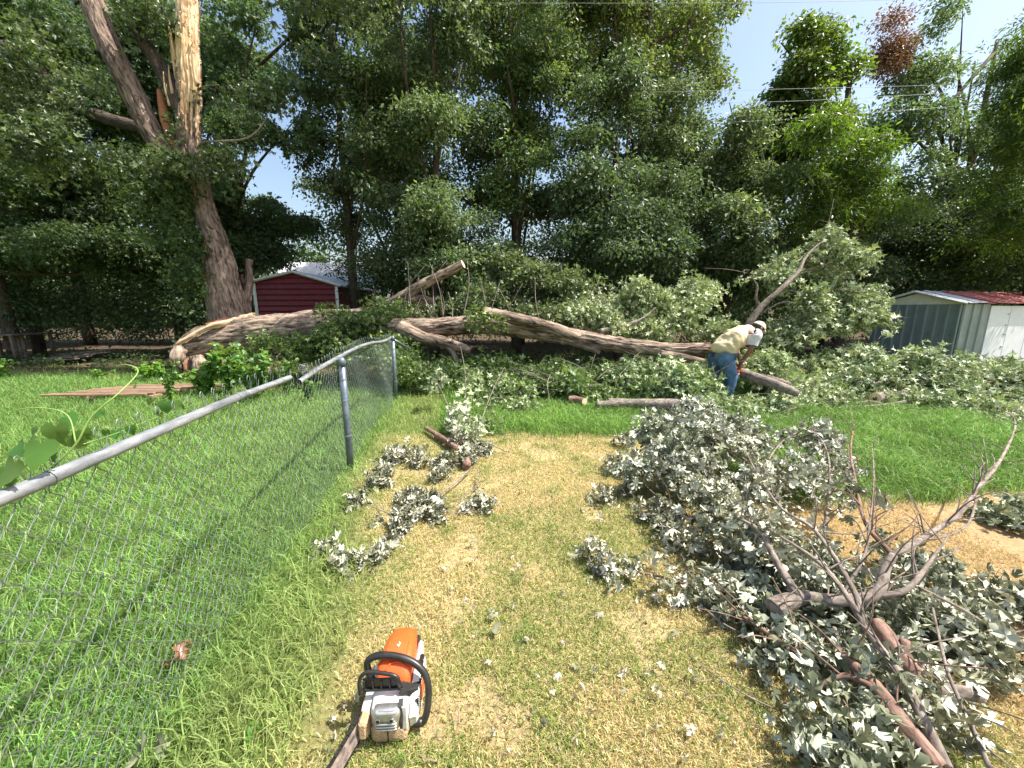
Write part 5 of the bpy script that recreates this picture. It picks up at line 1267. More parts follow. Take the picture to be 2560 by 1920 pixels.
brushW('low brush pile of silvery branches in front of the grey shed',
   [([(2110, 940, 6.9), (2170, 955, 6.8), (2215, 965, 6.7)], [.02, .018, .012], 'twig', None), ([(2180, 960, 6.6), (2300, 925, 7.0), (2370, 900, 7.1), (2480, 905, 7.0)], [.012, .010, .008, .004], 'twig', None), ([(2410, 970, 6.5), (2500, 950, 6.6), (2600, 930, 6.6)], [.02, .016, .012], 'twig_red', None)],
   [(2080, 895, 7.6, .8, .5, .3), (2200, 900, 7.4, .8, .5, .28), (2310, 920, 7.0, .6, .5, .28), (2330, 890, 6.9, .22, .2, .2), (2420, 930, 6.8, .7, .5, .22), (2540, 930, 6.8, .7, .5, .25), (2160, 950, 7.0, .8, .5, .22), (2480, 980, 6.4, .9, .4, .2), (2600, 960, 6.6, .6, .5, .3)], 461, 330, (2300, 1010), tint=((.6, .7, .55), (1.35, 1.35, 1.2)))
brushW('flattened brush covering the ground between the worker and the right edge',
   [([(2120, 1020, 6.3), (2200, 1015, 6.2), (2290, 1000, 6.2)], [.035, .032, .03], 'twig', None), ([(2135, 1010, 6.4), (2170, 1005, 6.4), (2200, 1008, 6.3)], [.03, .028, .02], 'twig', None), ([(2200, 1012, 6.2), (2300, 1030, 5.9), (2420, 1035, 5.8), (2440, 1045, 5.7)], [.01, .009, .007, .004], 'twig', None), ([(2280, 1010, 6.1), (2360, 1018, 6.0), (2480, 1025, 5.9)], [.014, .012, .008], 'twig', None), ([(2290, 990, 6.4), (2400, 992, 6.3), (2500, 1000, 6.2)], [.01, .009, .005], 'twig', None), ([(2162, 1025, 6.2), (2150, 1060, 5.8), (2135, 1100, 5.3)], [.008, .007, .004], 'twig', None)],
   [(2000, 960, 6.9, .9, .5, .15), (1980, 1010, 6.2, .8, .5, .12), (2150, 990, 6.5, .7, .4, .16), (2350, 1000, 6.2, .8, .5, .18), (2480, 1030, 5.8, .8, .4, .16), (2400, 1060, 5.4, .7, .3, .12), (2560, 1060, 5.5, .6, .4, .2), (2250, 1040, 5.9, .6, .3, .12), (1880, 1020, 6.1, .6, .4, .12)], 462, 330, (2200, 1080), tint=((.6, .7, .5), (1.3, 1.3, 1.1)))
brushW('brush heaped around the worker\'s legs and under the end of the trunk',
   [([(1560, 940, 7.2), (1640, 960, 6.9), (1720, 950, 6.8)], [.012, .010, .006], 'twig', None), ([(1780, 905, 6.6), (1790, 950, 6.5), (1800, 990, 6.4)], [.006, .005, .003], 'twig', None)],
   [(1620, 920, 7.3, .7, .5, .25), (1700, 930, 6.9, .5, .4, .25), (1720, 960, 6.6, .4, .3, .2), (1560, 945, 7.3, .6, .4, .2), (1780, 1005, 6.1, .3, .2, .08), (1640, 965, 6.9, .4, .3, .14), (1900, 900, 7.2, .5, .4, .2), (1780, 1030, 6.0, .4, .3, .14)], 463, 180, (1700, 1020), tint=((.5, .65, .45), (1.3, 1.35, 1.05)))
brushW('green tangle lying over the grass in front of the trunk',
   [([(1300, 960, 7.0), (1400, 975, 6.7), (1500, 960, 6.7)], [.012, .010, .006], 'twig', None)],
   [(1300, 965, 7.0, .8, .5, .2), (1430, 950, 7.0, .7, .5, .2), (1520, 975, 6.8, .5, .3, .14), (1250, 990, 6.6, .5, .4, .14)], 464, 85, (1400, 1040), mt='leaf_maple', tint=((.6, .75, .5), (2.1, 2.1, 1.3)), flip=.35)
BR('scattered silver leaves on a thin branch at the right edge beyond the dry patch',
   [([(2600, 1300, .05), (2520, 1290, .08), (2440, 1270, .06)], [.006, .005, .003], 'twig', None)],
   [(2520, 1290, .07, .22, .06), (2560, 1250, .12, .12, .08), (2470, 1280, .05, .1, .04)], 466, .095, dens=1.0, per=20, cr=.08, tint=((.3, .4, .3), (1.2, 1.25, 1.1)), flip=.3)
BR('dark wilted twig lying across the dry patch at right',
   [([(2300, 1400, .05), (2400, 1440, .04), (2480, 1480, .03), (2560, 1500, .03)], [.006, .005, .004, .003], 'twig_red', None)],
   [(2420, 1440, .05, .12, .05), (2350, 1420, .05, .1, .05)], 467, .075, dens=1.3, per=18, cr=.06, parts=15)
# --- logs on the ground
for k_, (lab, pts, r, cut) in enumerate([
    ('smooth grey log with a rounded sawn end in front of the worker', [(1490, 1012, .12), (1560, 1008, .14), (1650, 1010, .15), (1742, 1016, .16)], [.05, .07, .085, .095], 'cut'),
    ('thin pale log lying just behind the smooth grey log', [(1520, 1000, .16), (1580, 1002, .15), (1640, 1006, .13)], [.03, .035, .04], None),
    ('dark crooked log lying in the brush behind the pale logs', [(1535, 968, .16), (1580, 968, .18), (1630, 972, .16), (1680, 982, .15), (1705, 998, .14)], [.07, .07, .06, .05, .04], None),
    ('short reddish chunk of log in the green grass', [(1421, 998, .12), (1440, 999, .12), (1462, 1004, .12)], [.06, .065, .06], 'cut'),
    ('hollow-hearted log end facing the camera in the flattened brush', [(2260, 985, .13), (2225, 988, .13), (2188, 996, .13)], [.085, .09, .09], 'cut'),
    ('pale stripped log the worker is cutting', [(1845, 930, .50), (1900, 948, .46), (1960, 970, .40), (1992, 984, .36)], [.09, .085, .075, .05], None),
    ('second pale log lying behind the one being cut', [(1890, 938, .44), (1935, 950, .4), (1972, 962, .36)], [.05, .06, .05], None)]):
    b0 = G(pts[1][0], pts[1][1], 0)
    t = thing('log', lab, 'log', b0, 'cut logs in the brush')
    wood('bark', [G(*p) - b0 for p in pts], r, M['twig_red' if k_ in (3,) else ('bark_dark' if k_ == 2 else 'twig')], t, seg=20, sn=8, amp=.12, seed=480 + k_, furrow=.004, cut=M[cut] if cut else None)
    if k_ == 4:
        a = G(*pts[-1]) - b0; a2 = G(*pts[-2]) - b0; dd = (a - a2).normalized()
        MB().tube([a + dd * .004, a + dd * .012], .03, 14).build('hollow_heart', M['pipe_in'], t)

# ------------------------------------------------------------------ weeds around the butt of the fallen trunk
def weed(label, px, py, h, wdt, n, seed, size=.095, tint=((.7, .8, .6), (1.5, 1.45, .95)), tm_=None, group='leafy weeds round the fallen butt'):
    b0 = G(px, py, 0)
    t = thing('weed', label, 'weed', b0, group)
    pr_ = random.Random(seed); lv = []
    for s in range(n):
        a = pr_.uniform(0, 2 * PI); ln = h * pr_.uniform(.6, 1.05)
        tip = Vector((math.cos(a) * wdt * pr_.uniform(.2, 1), math.sin(a) * wdt * pr_.uniform(.2, .8), ln))
        mid = Vector((tip.x * .35, tip.y * .35, ln * .55))
        MB().tube([(0, 0, 0), mid, tip], [.006, .005, .002], 5, smooth_n=4).build('stem', M['vine_stem'], t, smooth=True)
        for k_ in range(int(10 + ln * 26)):
            u = .15 + .85 * k_ / (10 + ln * 26)
            p = Vector((0, 0, 0)).lerp(mid, u * 2) if u < .5 else mid.lerp(tip, u * 2 - 1)
            lv.append((p + Vector((pr_.uniform(-1, 1), pr_.uniform(-1, 1), pr_.uniform(-.3, .5))) * size * .7))
    rs_ = np.random.RandomState(seed); P = np.array([list(v) for v in lv]); k_ = len(P)
    nrm = rs_.normal(size=(k_, 3)) * .5 + np.array([0, -.25, 1])
    t0, t1 = np.array(tint[0]), np.array(tint[1]); u = rs_.rand(k_)[:, None]
    V, F, CL = scatter(tm_ or T_VINE, P, basis(nrm, rs_), size * (.6 + .8 * rs_.rand(k_)), t0 * (1 - u) + t1 * u, rs_)
    mesh('leaves', V, F, M['leaf_weed'], t, colr=CL, kind='stuff')
    return t
weed('tall leafy weed directly under the middle of the split trunk', 575, 985, 1.0, .4, 11, 501)
weed('broad bright green weed beside the dark hollow under the trunk', 645, 1000, .9, .5, 13, 502)
weed('weed climbing the front of the torn butt', 520, 985, .8, .3, 8, 503)
weed('upright nettle-like weed standing on the lath panel', 430, 1010, .75, .16, 6, 504, size=.06)
weed('low yellow-green weed left of the torn butt', 375, 948, .45, .45, 9, 505, tint=((1, 1.1, .5), (1.7, 1.6, .8)))
weed('small pale weed in front of the torn butt', 510, 985, .45, .25, 6, 506, tint=((1, 1.1, .5), (1.6, 1.6, .8)))
weed('narrow weed right of the broad bright one', 720, 985, .75, .35, 8, 507, size=.06, tint=((.5, .6, .4), (1.1, 1.2, .7)))
weed('sparse weed at the edge of the shade near the board pile', 250, 945, .25, .4, 6, 508, size=.06)
weed('bushy weed cut by the left edge of the picture', 5, 945, .5, .35, 8, 509, size=.08)
weed('weed drooping through the fence gap below the broken rail', 770, 1000, .45, .3, 7, 510, size=.06, tint=((.5, .6, .4), (1.2, 1.3, .8)))
b0 = G(628, 1850, 0); sd = thing('seedling', 'single broad-bladed green seedling growing in the lawn left of the chainsaw', 'seedling', b0)
for q, (a, ln) in enumerate(((1.2, .10), (1.9, .12), (2.8, .07), (-1.4, .08), (-.9, .06), (.4, .06), (1.5, .07))):
    leaf_obj('leaf', sd, (0, 0, .02 + .012 * q), (math.cos(a) * .3, math.sin(a) * .3, .7), ln, [tm([(0, 0), (.3, .13), (.7, .1), (1, 0)], (.4, 0), 1.2, .8, 0)], M['leaf_weed'], 520 + q, (.9, 1.1, .7), (math.cos(a), math.sin(a), .5))
b0 = G(452, 1665, 0); ol = thing('dead_leaf_clump', 'orange-brown crumpled dead leaf caught under the fence mesh', 'dead leaf', b0)
for q in range(7):
    leaf_obj('leaf', ol, (.02 * math.cos(q * 2.0), .02 * math.sin(q * 2), .05 + .012 * q), (math.cos(q), -.5, .6), .07, T_WILT, attr_leaf if False else M['leaf_red'], 530 + q, (2.2, 2.6, 1.6) if q % 2 else (1.2, 1.1, .8))

# ------------------------------------------------------------------ single fallen leaves on the mown lawn
M['litter'] = leaf_mat('leaf_dry_fallen', (.62, .58, .47), (.72, .66, .54), transl=.15, rough=.7, spec=.2, tcol=(.6, .5, .3))
singles = [('lone pale leaf just above the chainsaw\'s orange cover', 1047, 1570, .045), ('large curled silver leaf standing beside the chainsaw bar at the lower left', 335, 1905, .12), ('second pale leaf at the bottom edge left of the chainsaw bar', 390, 1912, .10),
 ('pale leaf lying between the seedling and the chainsaw', 828, 1795, .045), ('curled white leaf on the lawn below the straw stick', 1808, 1838, .06), ('broad white leaf at the bottom edge of the picture near the centre right', 1720, 1900, .07), ('rumpled silver leaf standing in the middle of the lawn', 1272, 1522, .09),
 ('narrow grey leaf right of the middle leaf clump', 1235, 1548, .06), ('two-lobed pale leaf below the fence cuttings', 825, 1450, .05), ('dark-edged leaf below the fence cuttings', 958, 1492, .05), ('small white leaf right of the rumpled silver one', 1378, 1730, .04)]
for q, (lab, px, py, s) in enumerate(singles):
    b0 = G(px, py, .02); o = leaf_obj('fallen_leaf', None, (0, 0, 0), (rnd.uniform(-.5, .5), -.5, .8), s, T_WILT, M['leaf_wilt'] if q in (1, 2, 6, 7, 9) else M['litter'], 540 + q, (1.15, 1.15, 1.1))
    o.location = b0 + Vector((0, 0, s * .25)); tag(o, lab, 'leaf')
prs = np.random.RandomState(17); cnt = 0
while cnt < 75:
    px, py = prs.uniform(700, 1900), prs.uniform(1180, 1910)
    p = G(px, py, .02)
    if zones([p.x], [p.y])[0][0] < .6 or (1450 < px and py < 1650 and px > 1450 + (py - 1100) * .7): continue
    if 900 < px < 1110 and 1560 < py < 1900: continue
    o = leaf_obj('withered_leaf', None, (0, 0, 0), (prs.uniform(-.7, .7), -.2, .8), prs.uniform(.028, .055), T_WILT, M['litter'] if prs.rand() < .6 else M['leaf_wilt'], 600 + cnt, tuple(prs.uniform(.6, 1.1) * np.array([1, .96, .9])))
    o.location = p + Vector((0, 0, .008)); tag(o, 'small withered leaf lying on the mown straw-coloured grass', 'leaf', 'small withered leaves on the lawn'); cnt += 1

# ------------------------------------------------------------------ the chainsaw
M['orange'] = mat('orange_plastic', (.78, .10, .018), rough=.38, c2=(.84, .13, .03), scale=5, spec=.5)
M['saw_white'] = mat('dusty_white_plastic', (.50, .48, .42), rough=.5, c2=(.72, .71, .66), scale=14, bump=.1, bscale=60)
M['saw_black'] = mat('black_rubber_plastic', (.014, .013, .013), rough=.38, c2=(.03, .028, .026), scale=20)
M['alu'] = mat('muffler_metal', (.42, .41, .39), rough=.36, metal=.75, c2=(.62, .61, .58), scale=12, bump=.1)
M['sawdust'] = mat('sawdust_coated', (.42, .27, .14), rough=.95, c2=(.62, .43, .25), scale=60, bump=.8, bscale=160)
M['bar'] = mat('guide_bar_with_sawdust', (.07, .06, .06), rough=.7, c2=(.42, .32, .26), scale=24, bump=.3, stretch=(1, 1, 1))
M['dark_slot'] = mat('dark_slot', (.012, .012, .012), rough=.9)
a_ = math.radians(-3)
fwd = Vector((-math.sin(a_), -math.cos(a_), 0))
front = G(975, 1853, 0)
org = front - fwd * .125
saw = thing('chainsaw', 'orange and white chainsaw with a black handle resting on the lawn in the foreground', 'chainsaw', (org.x, org.y, .012), 'chainsaws')
saw.rotation_euler = (0, 0, math.atan2(fwd.y, fwd.x))
def loft(secs, name, mt, parent, smooth=True, cap=True):
    """secs: list of closed rings of points with the same count"""
    n = len(secs[0]); V = [p for s in secs for p in s]
    F = [(i_ * n + k_, i_ * n + (k_ + 1) % n, (i_ + 1) * n + (k_ + 1) % n, (i_ + 1) * n + k_) for i_ in range(len(secs) - 1) for k_ in range(n)]
    fs = [np.array(F)]
    if cap:
        V = V + [tuple(np.mean(np.array(secs[0]), 0)), tuple(np.mean(np.array(secs[-1]), 0))]
        a0 = len(V) - 2; e = (len(secs) - 1) * n
        fs.append(np.array([(a0, (k_ + 1) % n, k_) for k_ in range(n)] + [(a0 + 1, e + k_, e + (k_ + 1) % n) for k_ in range(n)]))
    o = mesh(name, np.array(V, dtype=float), fs, mt, parent, smooth=smooth)
    return o
def sup(x, w, z0, z1, n=28, e=3.2, yc=0.0, tilt=0.0):
    """superellipse section in the y,z plane"""
    out = []
    for k_ in range(n):
        t = 2 * PI * k_ / n; c, s = math.cos(t), math.sin(t)
        y = math.copysign(abs(c) ** (2 / e), c) * w; z = math.copysign(abs(s) ** (2 / e), s) * (z1 - z0) / 2
        out.append((x + tilt * z, y + yc, (z0 + z1) / 2 + z))
    return out
loft([sup(.118, .055, .03, .12, e=5), sup(.112, .068, .02, .135, e=6), sup(.06, .073, .012, .145, e=7), sup(-.05, .073, .012, .14, e=7), sup(-.12, .066, .015, .12, e=6), sup(-.13, .055, .03, .10, e=5)], 'body', M['saw_white'], saw)
loft([sup(.135, .052, .0, .052, e=6), sup(.128, .066, -.004, .062, e=7), sup(.09, .07, -.004, .066, e=7), sup(.07, .066, 0, .055, e=6)], 'front_base', M['sawdust'], saw)
MB().box(.1365, .138, -.004, .0, .0, .055).build('seam', M['dark_slot'], saw)
# muffler with ribs and two bolts
mf = loft([sup(.118, .052, .064, .155, e=5), sup(.142, .050, .068, .152, e=5), sup(.152, .044, .073, .146, e=5)], 'muffler', M['alu'], saw)
for q, z in enumerate((.082, .094, .106)):
    MB().tube([(.1535, -.036, z), (.157, -.03, z), (.157, .03, z), (.1535, .036, z)], .0032, 8, smooth_n=3).build('muffler_rib', M['alu'], mf, smooth=True)
MB().tube([(.146, -.034, .151), (.152, -.028, .150), (.152, .028, .150), (.146, .034, .151)], .007, 10, smooth_n=3).build('muffler_rib', M['alu'], mf, smooth=True)
for y in (-.028, .020):
    rb = MB().tube([(.150, y, .122), (.159, y, .122)], .0095, 16); rg = rb.build('bolt_ring', M['alu'], mf, smooth=False)
    MB().tube([(.1592, y, .122), (.1602, y, .122)], .0062, 12).build('bolt_hole', M['dark_slot'], rg)
MB().box(.128, .133, .052, .070, .05, .15, bev=.002).build('front_plate', M['saw_white'], saw)
# orange cover
loft([sup(.052, .050, .12, .165, e=4), sup(.040, .064, .118, .19, e=4), sup(.0, .070, .118, .218, e=3.6), sup(-.06, .067, .116, .226, e=3.4), sup(-.125, .062, .112, .222, e=3.2), sup(-.175, .054, .112, .204, e=3), sup(-.198, .036, .12, .175, e=2.6)], 'top_cover', M['orange'], saw)
for y, w_ in ((-.040, .003), (.042, .003)):
    MB().tube([(.0, y, .2155), (-.06, y * .98, .2225), (-.12, y * .85, .2115), (-.15, y * .7, .192)], .0028, 6, smooth_n=4).build('cover_crease', M['orange'], saw, smooth=True)
MB().tube([(.03, -.03, .199), (.012, -.015, .214), (.008, .02, .216), (.02, .05, .200)], .004, 6, smooth_n=4).build('cover_crease', M['orange'], saw, smooth=True)
em = np.array([(-.050, .004, .2285), (-.062, -.006, .2285), (-.066, -.002, .2287), (-.058, .004, .2287), (-.070, .008, .2283), (-.080, .000, .2275), (-.074, .001, .2282), (-.066, .008, .2287)])
em[:, 2] += .0006
mesh('white_emblem', em, [np.array([(0, 1, 2, 3), (3, 4, 5, 6), (3, 6, 7, 0)])], M['saw_white'], saw)
# starter cover with slots, pull grip
stc = loft([[(x_, .073 + .0, z_) for x_, z_ in ((.10, .02), (.11, .07), (.07, .135), (0, .16), (-.08, .15), (-.125, .11), (-.12, .04), (-.06, .012), (.04, .01))],
            [(x_ * .95, .096, .08 + (z_ - .08) * .93) for x_, z_ in ((.10, .02), (.11, .07), (.07, .135), (0, .16), (-.08, .15), (-.125, .11), (-.12, .04), (-.06, .012), (.04, .01))],
            [(x_ * .8, .103, .08 + (z_ - .08) * .75) for x_, z_ in ((.10, .02), (.11, .07), (.07, .135), (0, .16), (-.08, .15), (-.125, .11), (-.12, .04), (-.06, .012), (.04, .01))]], 'starter_cover', M['saw_white'], saw, smooth=False)
for q in range(7):
    for r_ in range(4):
        MB().box(.072 - r_ * .017, .083 - r_ * .017, .092, .1035, .046 + q * .011, .051 + q * .011, Matrix.Rotation(.0, 4, 'Y')).build('vent_slot', M['dark_slot'], stc)
for q in range(3):
    for r_ in range(2):
        MB().box(.028 - q * .012, .034 - q * .012, .098, .1045, .128 + r_ * .011, .134 + r_ * .011).build('vent_slot', M['dark_slot'], stc)
loft([[(x_, .1035, z_) for x_, z_ in ((.03, .05), (.045, .09), (.02, .118), (-.03, .12), (-.05, .09), (-.035, .05))], [(x_ * .9, .107, .085 + (z_ - .085) * .9) for x_, z_ in ((.03, .05), (.045, .09), (.02, .118), (-.03, .12), (-.05, .09), (-.035, .05))]], 'starter_badge', M['orange'], saw, smooth=False)
gr = MB().box(-.062, -.014, .088, .106, .158, .184, bev=.005).build('starter_grip', M['saw_black'], saw, smooth=False)
MB().box(-.043, -.033, .1065, .1075, .166, .176).build('grip_hole', M['saw_white'], gr)
MB().tube([(-.04, .09, .150), (-.04, .094, .165)], .009, 10).build('cord_socket', M['orange'], saw, smooth=True)
# front handle and guard
MB().tube([(.085, .085, .018), (.088, .118, .022), (.075, .134, .06), (.05, .138, .12), (.035, .128, .170), (.022, .100, .205), (.01, .055, .228), (.002, .0, .240), (-.004, -.05, .240), (-.006, -.092, .228), (-.004, -.110, .205), (-.002, -.106, .165), (-.0, -.09, .12)], .0135, 14, smooth_n=5).build('front_handle', M['saw_black'], saw, smooth=True)
MB().tube([(.06, .06, .02), (.085, .085, .018), (.088, .118, .022)], .016, 10, smooth_n=3).build('handle_mount', M['saw_black'], saw, smooth=True)
gd = MB().tube([(.068, .040, .160), (.080, .036, .200), (.078, .022, .228), (.072, -.03, .238), (.068, -.080, .240), (.070, -.106, .228), (.078, -.114, .200), (.082, -.112, .160)], .0075, 10, smooth_n=5)
gdo = gd.build('hand_guard', M['saw_black'], saw, smooth=True)
MB().box(.066, .073, -.104, .036, .205, .213, bev=.002).build('guard_rail', M['saw_black'], gdo)
for q in range(5):
    y = -.098 + q * .032
    MB().box(.070, .078, y - .003, y + .003, .172, .208, bev=.001).build('guard_bar', M['saw_black'], gdo)
MB().box(.066, .071, -.102, .036, .168, .206).build('guard_panel', M['saw_black'], gdo)
MB().box(.070, .079, -.104, .038, .160, .172, bev=.003).build('guard_rail', M['saw_black'], gdo)
loft([[(.05, .032, .15), (.085, .032, .15), (.085, .04, .175), (.05, .04, .175)], [(.045, .065, .135), (.08, .065, .132), (.078, .068, .158), (.045, .068, .158)], [(.03, .095, .128), (.055, .098, .122), (.055, .10, .14), (.03, .098, .145)]], 'guard_arm', M['saw_black'], gdo, smooth=False)
loft([[(.115, .040, .165), (.135, .040, .15), (.130, .055, .15), (.110, .055, .165)], [(.14, .046, .11), (.152, .046, .105), (.150, .058, .105), (.136, .058, .11)], [(.148, .05, .08), (.156, .05, .08), (.154, .058, .08), (.146, .058, .08)]], 'guard_leg', M['saw_black'], saw, smooth=False)
# sprocket cover, bar and chain on the right-hand side
loft([[(x_, -.073, z_) for x_, z_ in ((.13, .03), (.14, .075), (.10, .12), (0, .13), (-.08, .12), (-.10, .06), (-.05, .02))], [(x_ * .96, -.104, .07 + (z_ - .07) * .9) for x_, z_ in ((.13, .03), (.14, .075), (.10, .12), (0, .13), (-.08, .12), (-.10, .06), (-.05, .02))]], 'sprocket_cover', M['saw_white'], saw, smooth=False)
MB().box(.10, .155, -.104, -.072, .035, .11, bev=.008).build('chip_deflector', M['sawdust'], saw)
bt = Matrix.Translation((.08, -.088, .068)) @ Matrix.Rotation(math.radians(7), 4, 'Y') @ Matrix.Rotation(math.radians(-20), 4, 'Z') @ Matrix.Rotation(math.radians(8), 4, 'X')
ring = []
for k_ in range(13):
    t = -PI / 2 + PI * k_ / 12; ring.append((.44 + math.cos(t) * .032, math.sin(t) * .034))
ring += [(.0, .036), (.0, -.036)]
V = [bt @ Vector((x_, yy, z_)) for yy in (-.0025, .0025) for x_, z_ in ring]; n = len(ring)
F = [(k_, (k_ + 1) % n, n + (k_ + 1) % n, n + k_) for k_ in range(n)]
V += [bt @ Vector((.2, -.0025, 0)), bt @ Vector((.2, .0025, 0))]
F3 = [(2 * n, (k_ + 1) % n, k_) for k_ in range(n)] + [(2 * n + 1, n + k_, n + (k_ + 1) % n) for k_ in range(n)]
bar = mesh('guide_bar', np.array([tuple(v) for v in V]), [np.array(F), np.array(F3)], M['bar'], saw)
cb = MB(); path = []
for s in np.arange(.0, .44, .011): path.append((s, .038, 0))
for k_ in range(11):
    t = PI / 2 - PI * k_ / 10; path.append((.44 + math.cos(t) * .036, math.sin(t) * .038, t - PI / 2))
for s in np.arange(.44, .0, -.011): path.append((s, -.038, PI))
for q, (x_, z_, an_) in enumerate(path):
    Mq = bt @ Matrix.Translation((x_, 0, z_)) @ Matrix.Rotation(-an_ if q < len(path) else 0, 4, 'Y')
    cb.box(-.0048, .0048, -.0045, .0045, -.004, .0035 + (.004 if q % 3 == 0 else 0), Mq)
cb.build('chain', M['saw_black'], bar, kind='stuff')
# rear handle
MB().tube([(-.11, .0, .10), (-.16, .0, .128), (-.21, .0, .125), (-.245, .0, .095), (-.25, .0, .05), (-.22, .0, .022), (-.16, .0, .018), (-.10, .0, .03)], [.02, .017, .017, .018, .017, .016, .018, .02], 14, smooth_n=4).build('rear_handle', M['saw_black'], saw, smooth=True)
MB().box(-.185, -.155, .044, .066, .10, .16, bev=.006).build('fuel_cap', M['saw_black'], saw)
MB().box(-.17, -.05, .062, .082, .06, .150, bev=.01).build('side_housing', M['saw_white'], saw)
saw.scale = (1, 1, 1)

# the saw in the worker's hands
saw2 = copy_tree(saw)
saw2['label'] = 'small orange chainsaw held low in the hands of the bending worker'

# ------------------------------------------------------------------ the worker
M['skin'] = mat('skin', (.20, .085, .05), rough=.5, c2=(.27, .12, .075), scale=6)
M['shirt'] = mat('pale_yellow_shirt', (.66, .53, .30), rough=.9, c2=(.76, .63, .40), scale=4, bump=.35, bscale=14, stretch=(1, 1, .4))
M['sleeve'] = mat('grey_white_sleeve', (.50, .50, .50), rough=.9, c2=(.66, .66, .66), scale=60)
M['jeans'] = mat('blue_jeans', (.035, .08, .17), rough=.9, c2=(.12, .22, .36), scale=7, bump=.4, bscale=18)
M['cap'] = mat('beige_cap', (.58, .50, .38), rough=.85, c2=(.70, .62, .50), scale=20)
M['boot'] = mat('dark_boots', (.03, .035, .035), rough=.7)
M['hair'] = mat('dark_hair', (.02, .015, .012), rough=.7)
def skin(name, verts, edges, radii, mt, parent, sub=2, root=0):
    me = bpy.data.meshes.new(name); me.from_pydata([tuple(v) for v in verts], edges, []); me.update()
    o = bpy.data.objects.new(name, me); col.objects.link(o)
    m1 = o.modifiers.new('skin', 'SKIN'); m1.use_smooth_shade = True
    for i_, r in enumerate(radii):
        sv = me.skin_vertices[0].data[i_]; sv.radius = r if isinstance(r, tuple) else (r, r); sv.use_root = i_ == root
    m2 = o.modifiers.new('sub', 'SUBSURF'); m2.levels = m2.render_levels = sub
    dg = bpy.context.evaluated_depsgraph_get(); ev = o.evaluated_get(dg)
    nm = bpy.data.meshes.new_from_object(ev); nm.name = name
    bpy.data.objects.remove(o)
    nm.materials.clear(); nm.materials.append(mt)
    o = bpy.data.objects.new(name, nm); put(o, parent)
    return o
Yp = 6.75
pel = W(1806, 893, Yp)
person = thing('person', 'person in a pale yellow shirt, blue jeans and beige cap bending over a log', 'person', (pel.x, Yp, 0))
# local frame: x along the way he faces (to the right, a little away), z up
yaw = math.radians(6)
person.rotation_euler = (0, 0, yaw)
def pv(x, y, z): return Vector((x, y, z))
J = dict(pel=pv(0, 0, .86), bel=pv(.09, 0, 1.0), che=pv(.30, 0, 1.17), nec=pv(.46, 0, 1.26), nk2=pv(.53, 0, 1.27), head=pv(.62, 0, 1.30), chin=pv(.69, 0, 1.24),
         shR=pv(.40, -.20, 1.20), elR=pv(.33, -.24, .93), wrR=pv(.27, -.12, .70), haR=pv(.28, -.08, .63),
         shL=pv(.42, .20, 1.18), elL=pv(.42, .23, .92), wrL=pv(.42, .10, .70), haL=pv(.42, .06, .63),
         hiR=pv(-.01, -.11, .82), knR=pv(.14, -.13, .45), anR=pv(.06, -.13, .09), toR=pv(.22, -.14, .04),
         hiL=pv(-.01, .11, .82), knL=pv(-.02, .16, .45), anL=pv(-.16, .17, .09), toL=pv(-.02, .18, .04))
names = list(J); ix = {n_: i_ for i_, n_ in enumerate(names)}
E = [('pel', 'bel'), ('bel', 'che'), ('che', 'nec'), ('nec', 'nk2'), ('nk2', 'head'), ('head', 'chin'), ('che', 'shR'), ('shR', 'elR'), ('elR', 'wrR'), ('wrR', 'haR'), ('che', 'shL'), ('shL', 'elL'), ('elL', 'wrL'), ('wrL', 'haL'),
     ('pel', 'hiR'), ('hiR', 'knR'), ('knR', 'anR'), ('anR', 'toR'), ('pel', 'hiL'), ('hiL', 'knL'), ('knL', 'anL'), ('anL', 'toL')]
R = dict(pel=(.14, .11), bel=(.13, .11), che=(.15, .12), nec=.065, nk2=.06, head=.095, chin=.05, shR=.065, elR=.045, wrR=.03, haR=.035, shL=.065, elL=.045, wrL=.03, haL=.035,
         hiR=.095, knR=.06, anR=.04, toR=.035, hiL=.095, knL=.06, anL=.04, toL=.035)
V_, E_, R_ = [J[n_] for n_ in names], [(ix[a], ix[b_]) for a, b_ in E], [R[n_] for n_ in names]
for h in ('haR', 'haL'):                    # fingers and thumb as chains rooted in the palm
    for q in range(5):
        sgn = -1 if h == 'haR' else 1
        if q < 4:
            o0 = J[h] + Vector((-.03 + q * .02, 0, -.02)); c = [o0, o0 + Vector((.0, sgn * -.015, -.035)), o0 + Vector((.005, sgn * -.04, -.05 + .004 * q)), o0 + Vector((.005, sgn * -.055, -.035))]
        else:
            o0 = J[h] + Vector((.03, 0, .01)); c = [o0, o0 + Vector((.03, sgn * -.02, -.01)), o0 + Vector((.04, sgn * -.04, -.02))]
        i0 = len(V_); V_ += c; R_ += [.012, .010, .009, .008][:len(c)]
        E_ += [(ix[h], i0)] + [(i0 + k_, i0 + k_ + 1) for k_ in range(len(c) - 1)]
body = skin('body', V_, E_, R_, M['skin'], person, 2, 0)
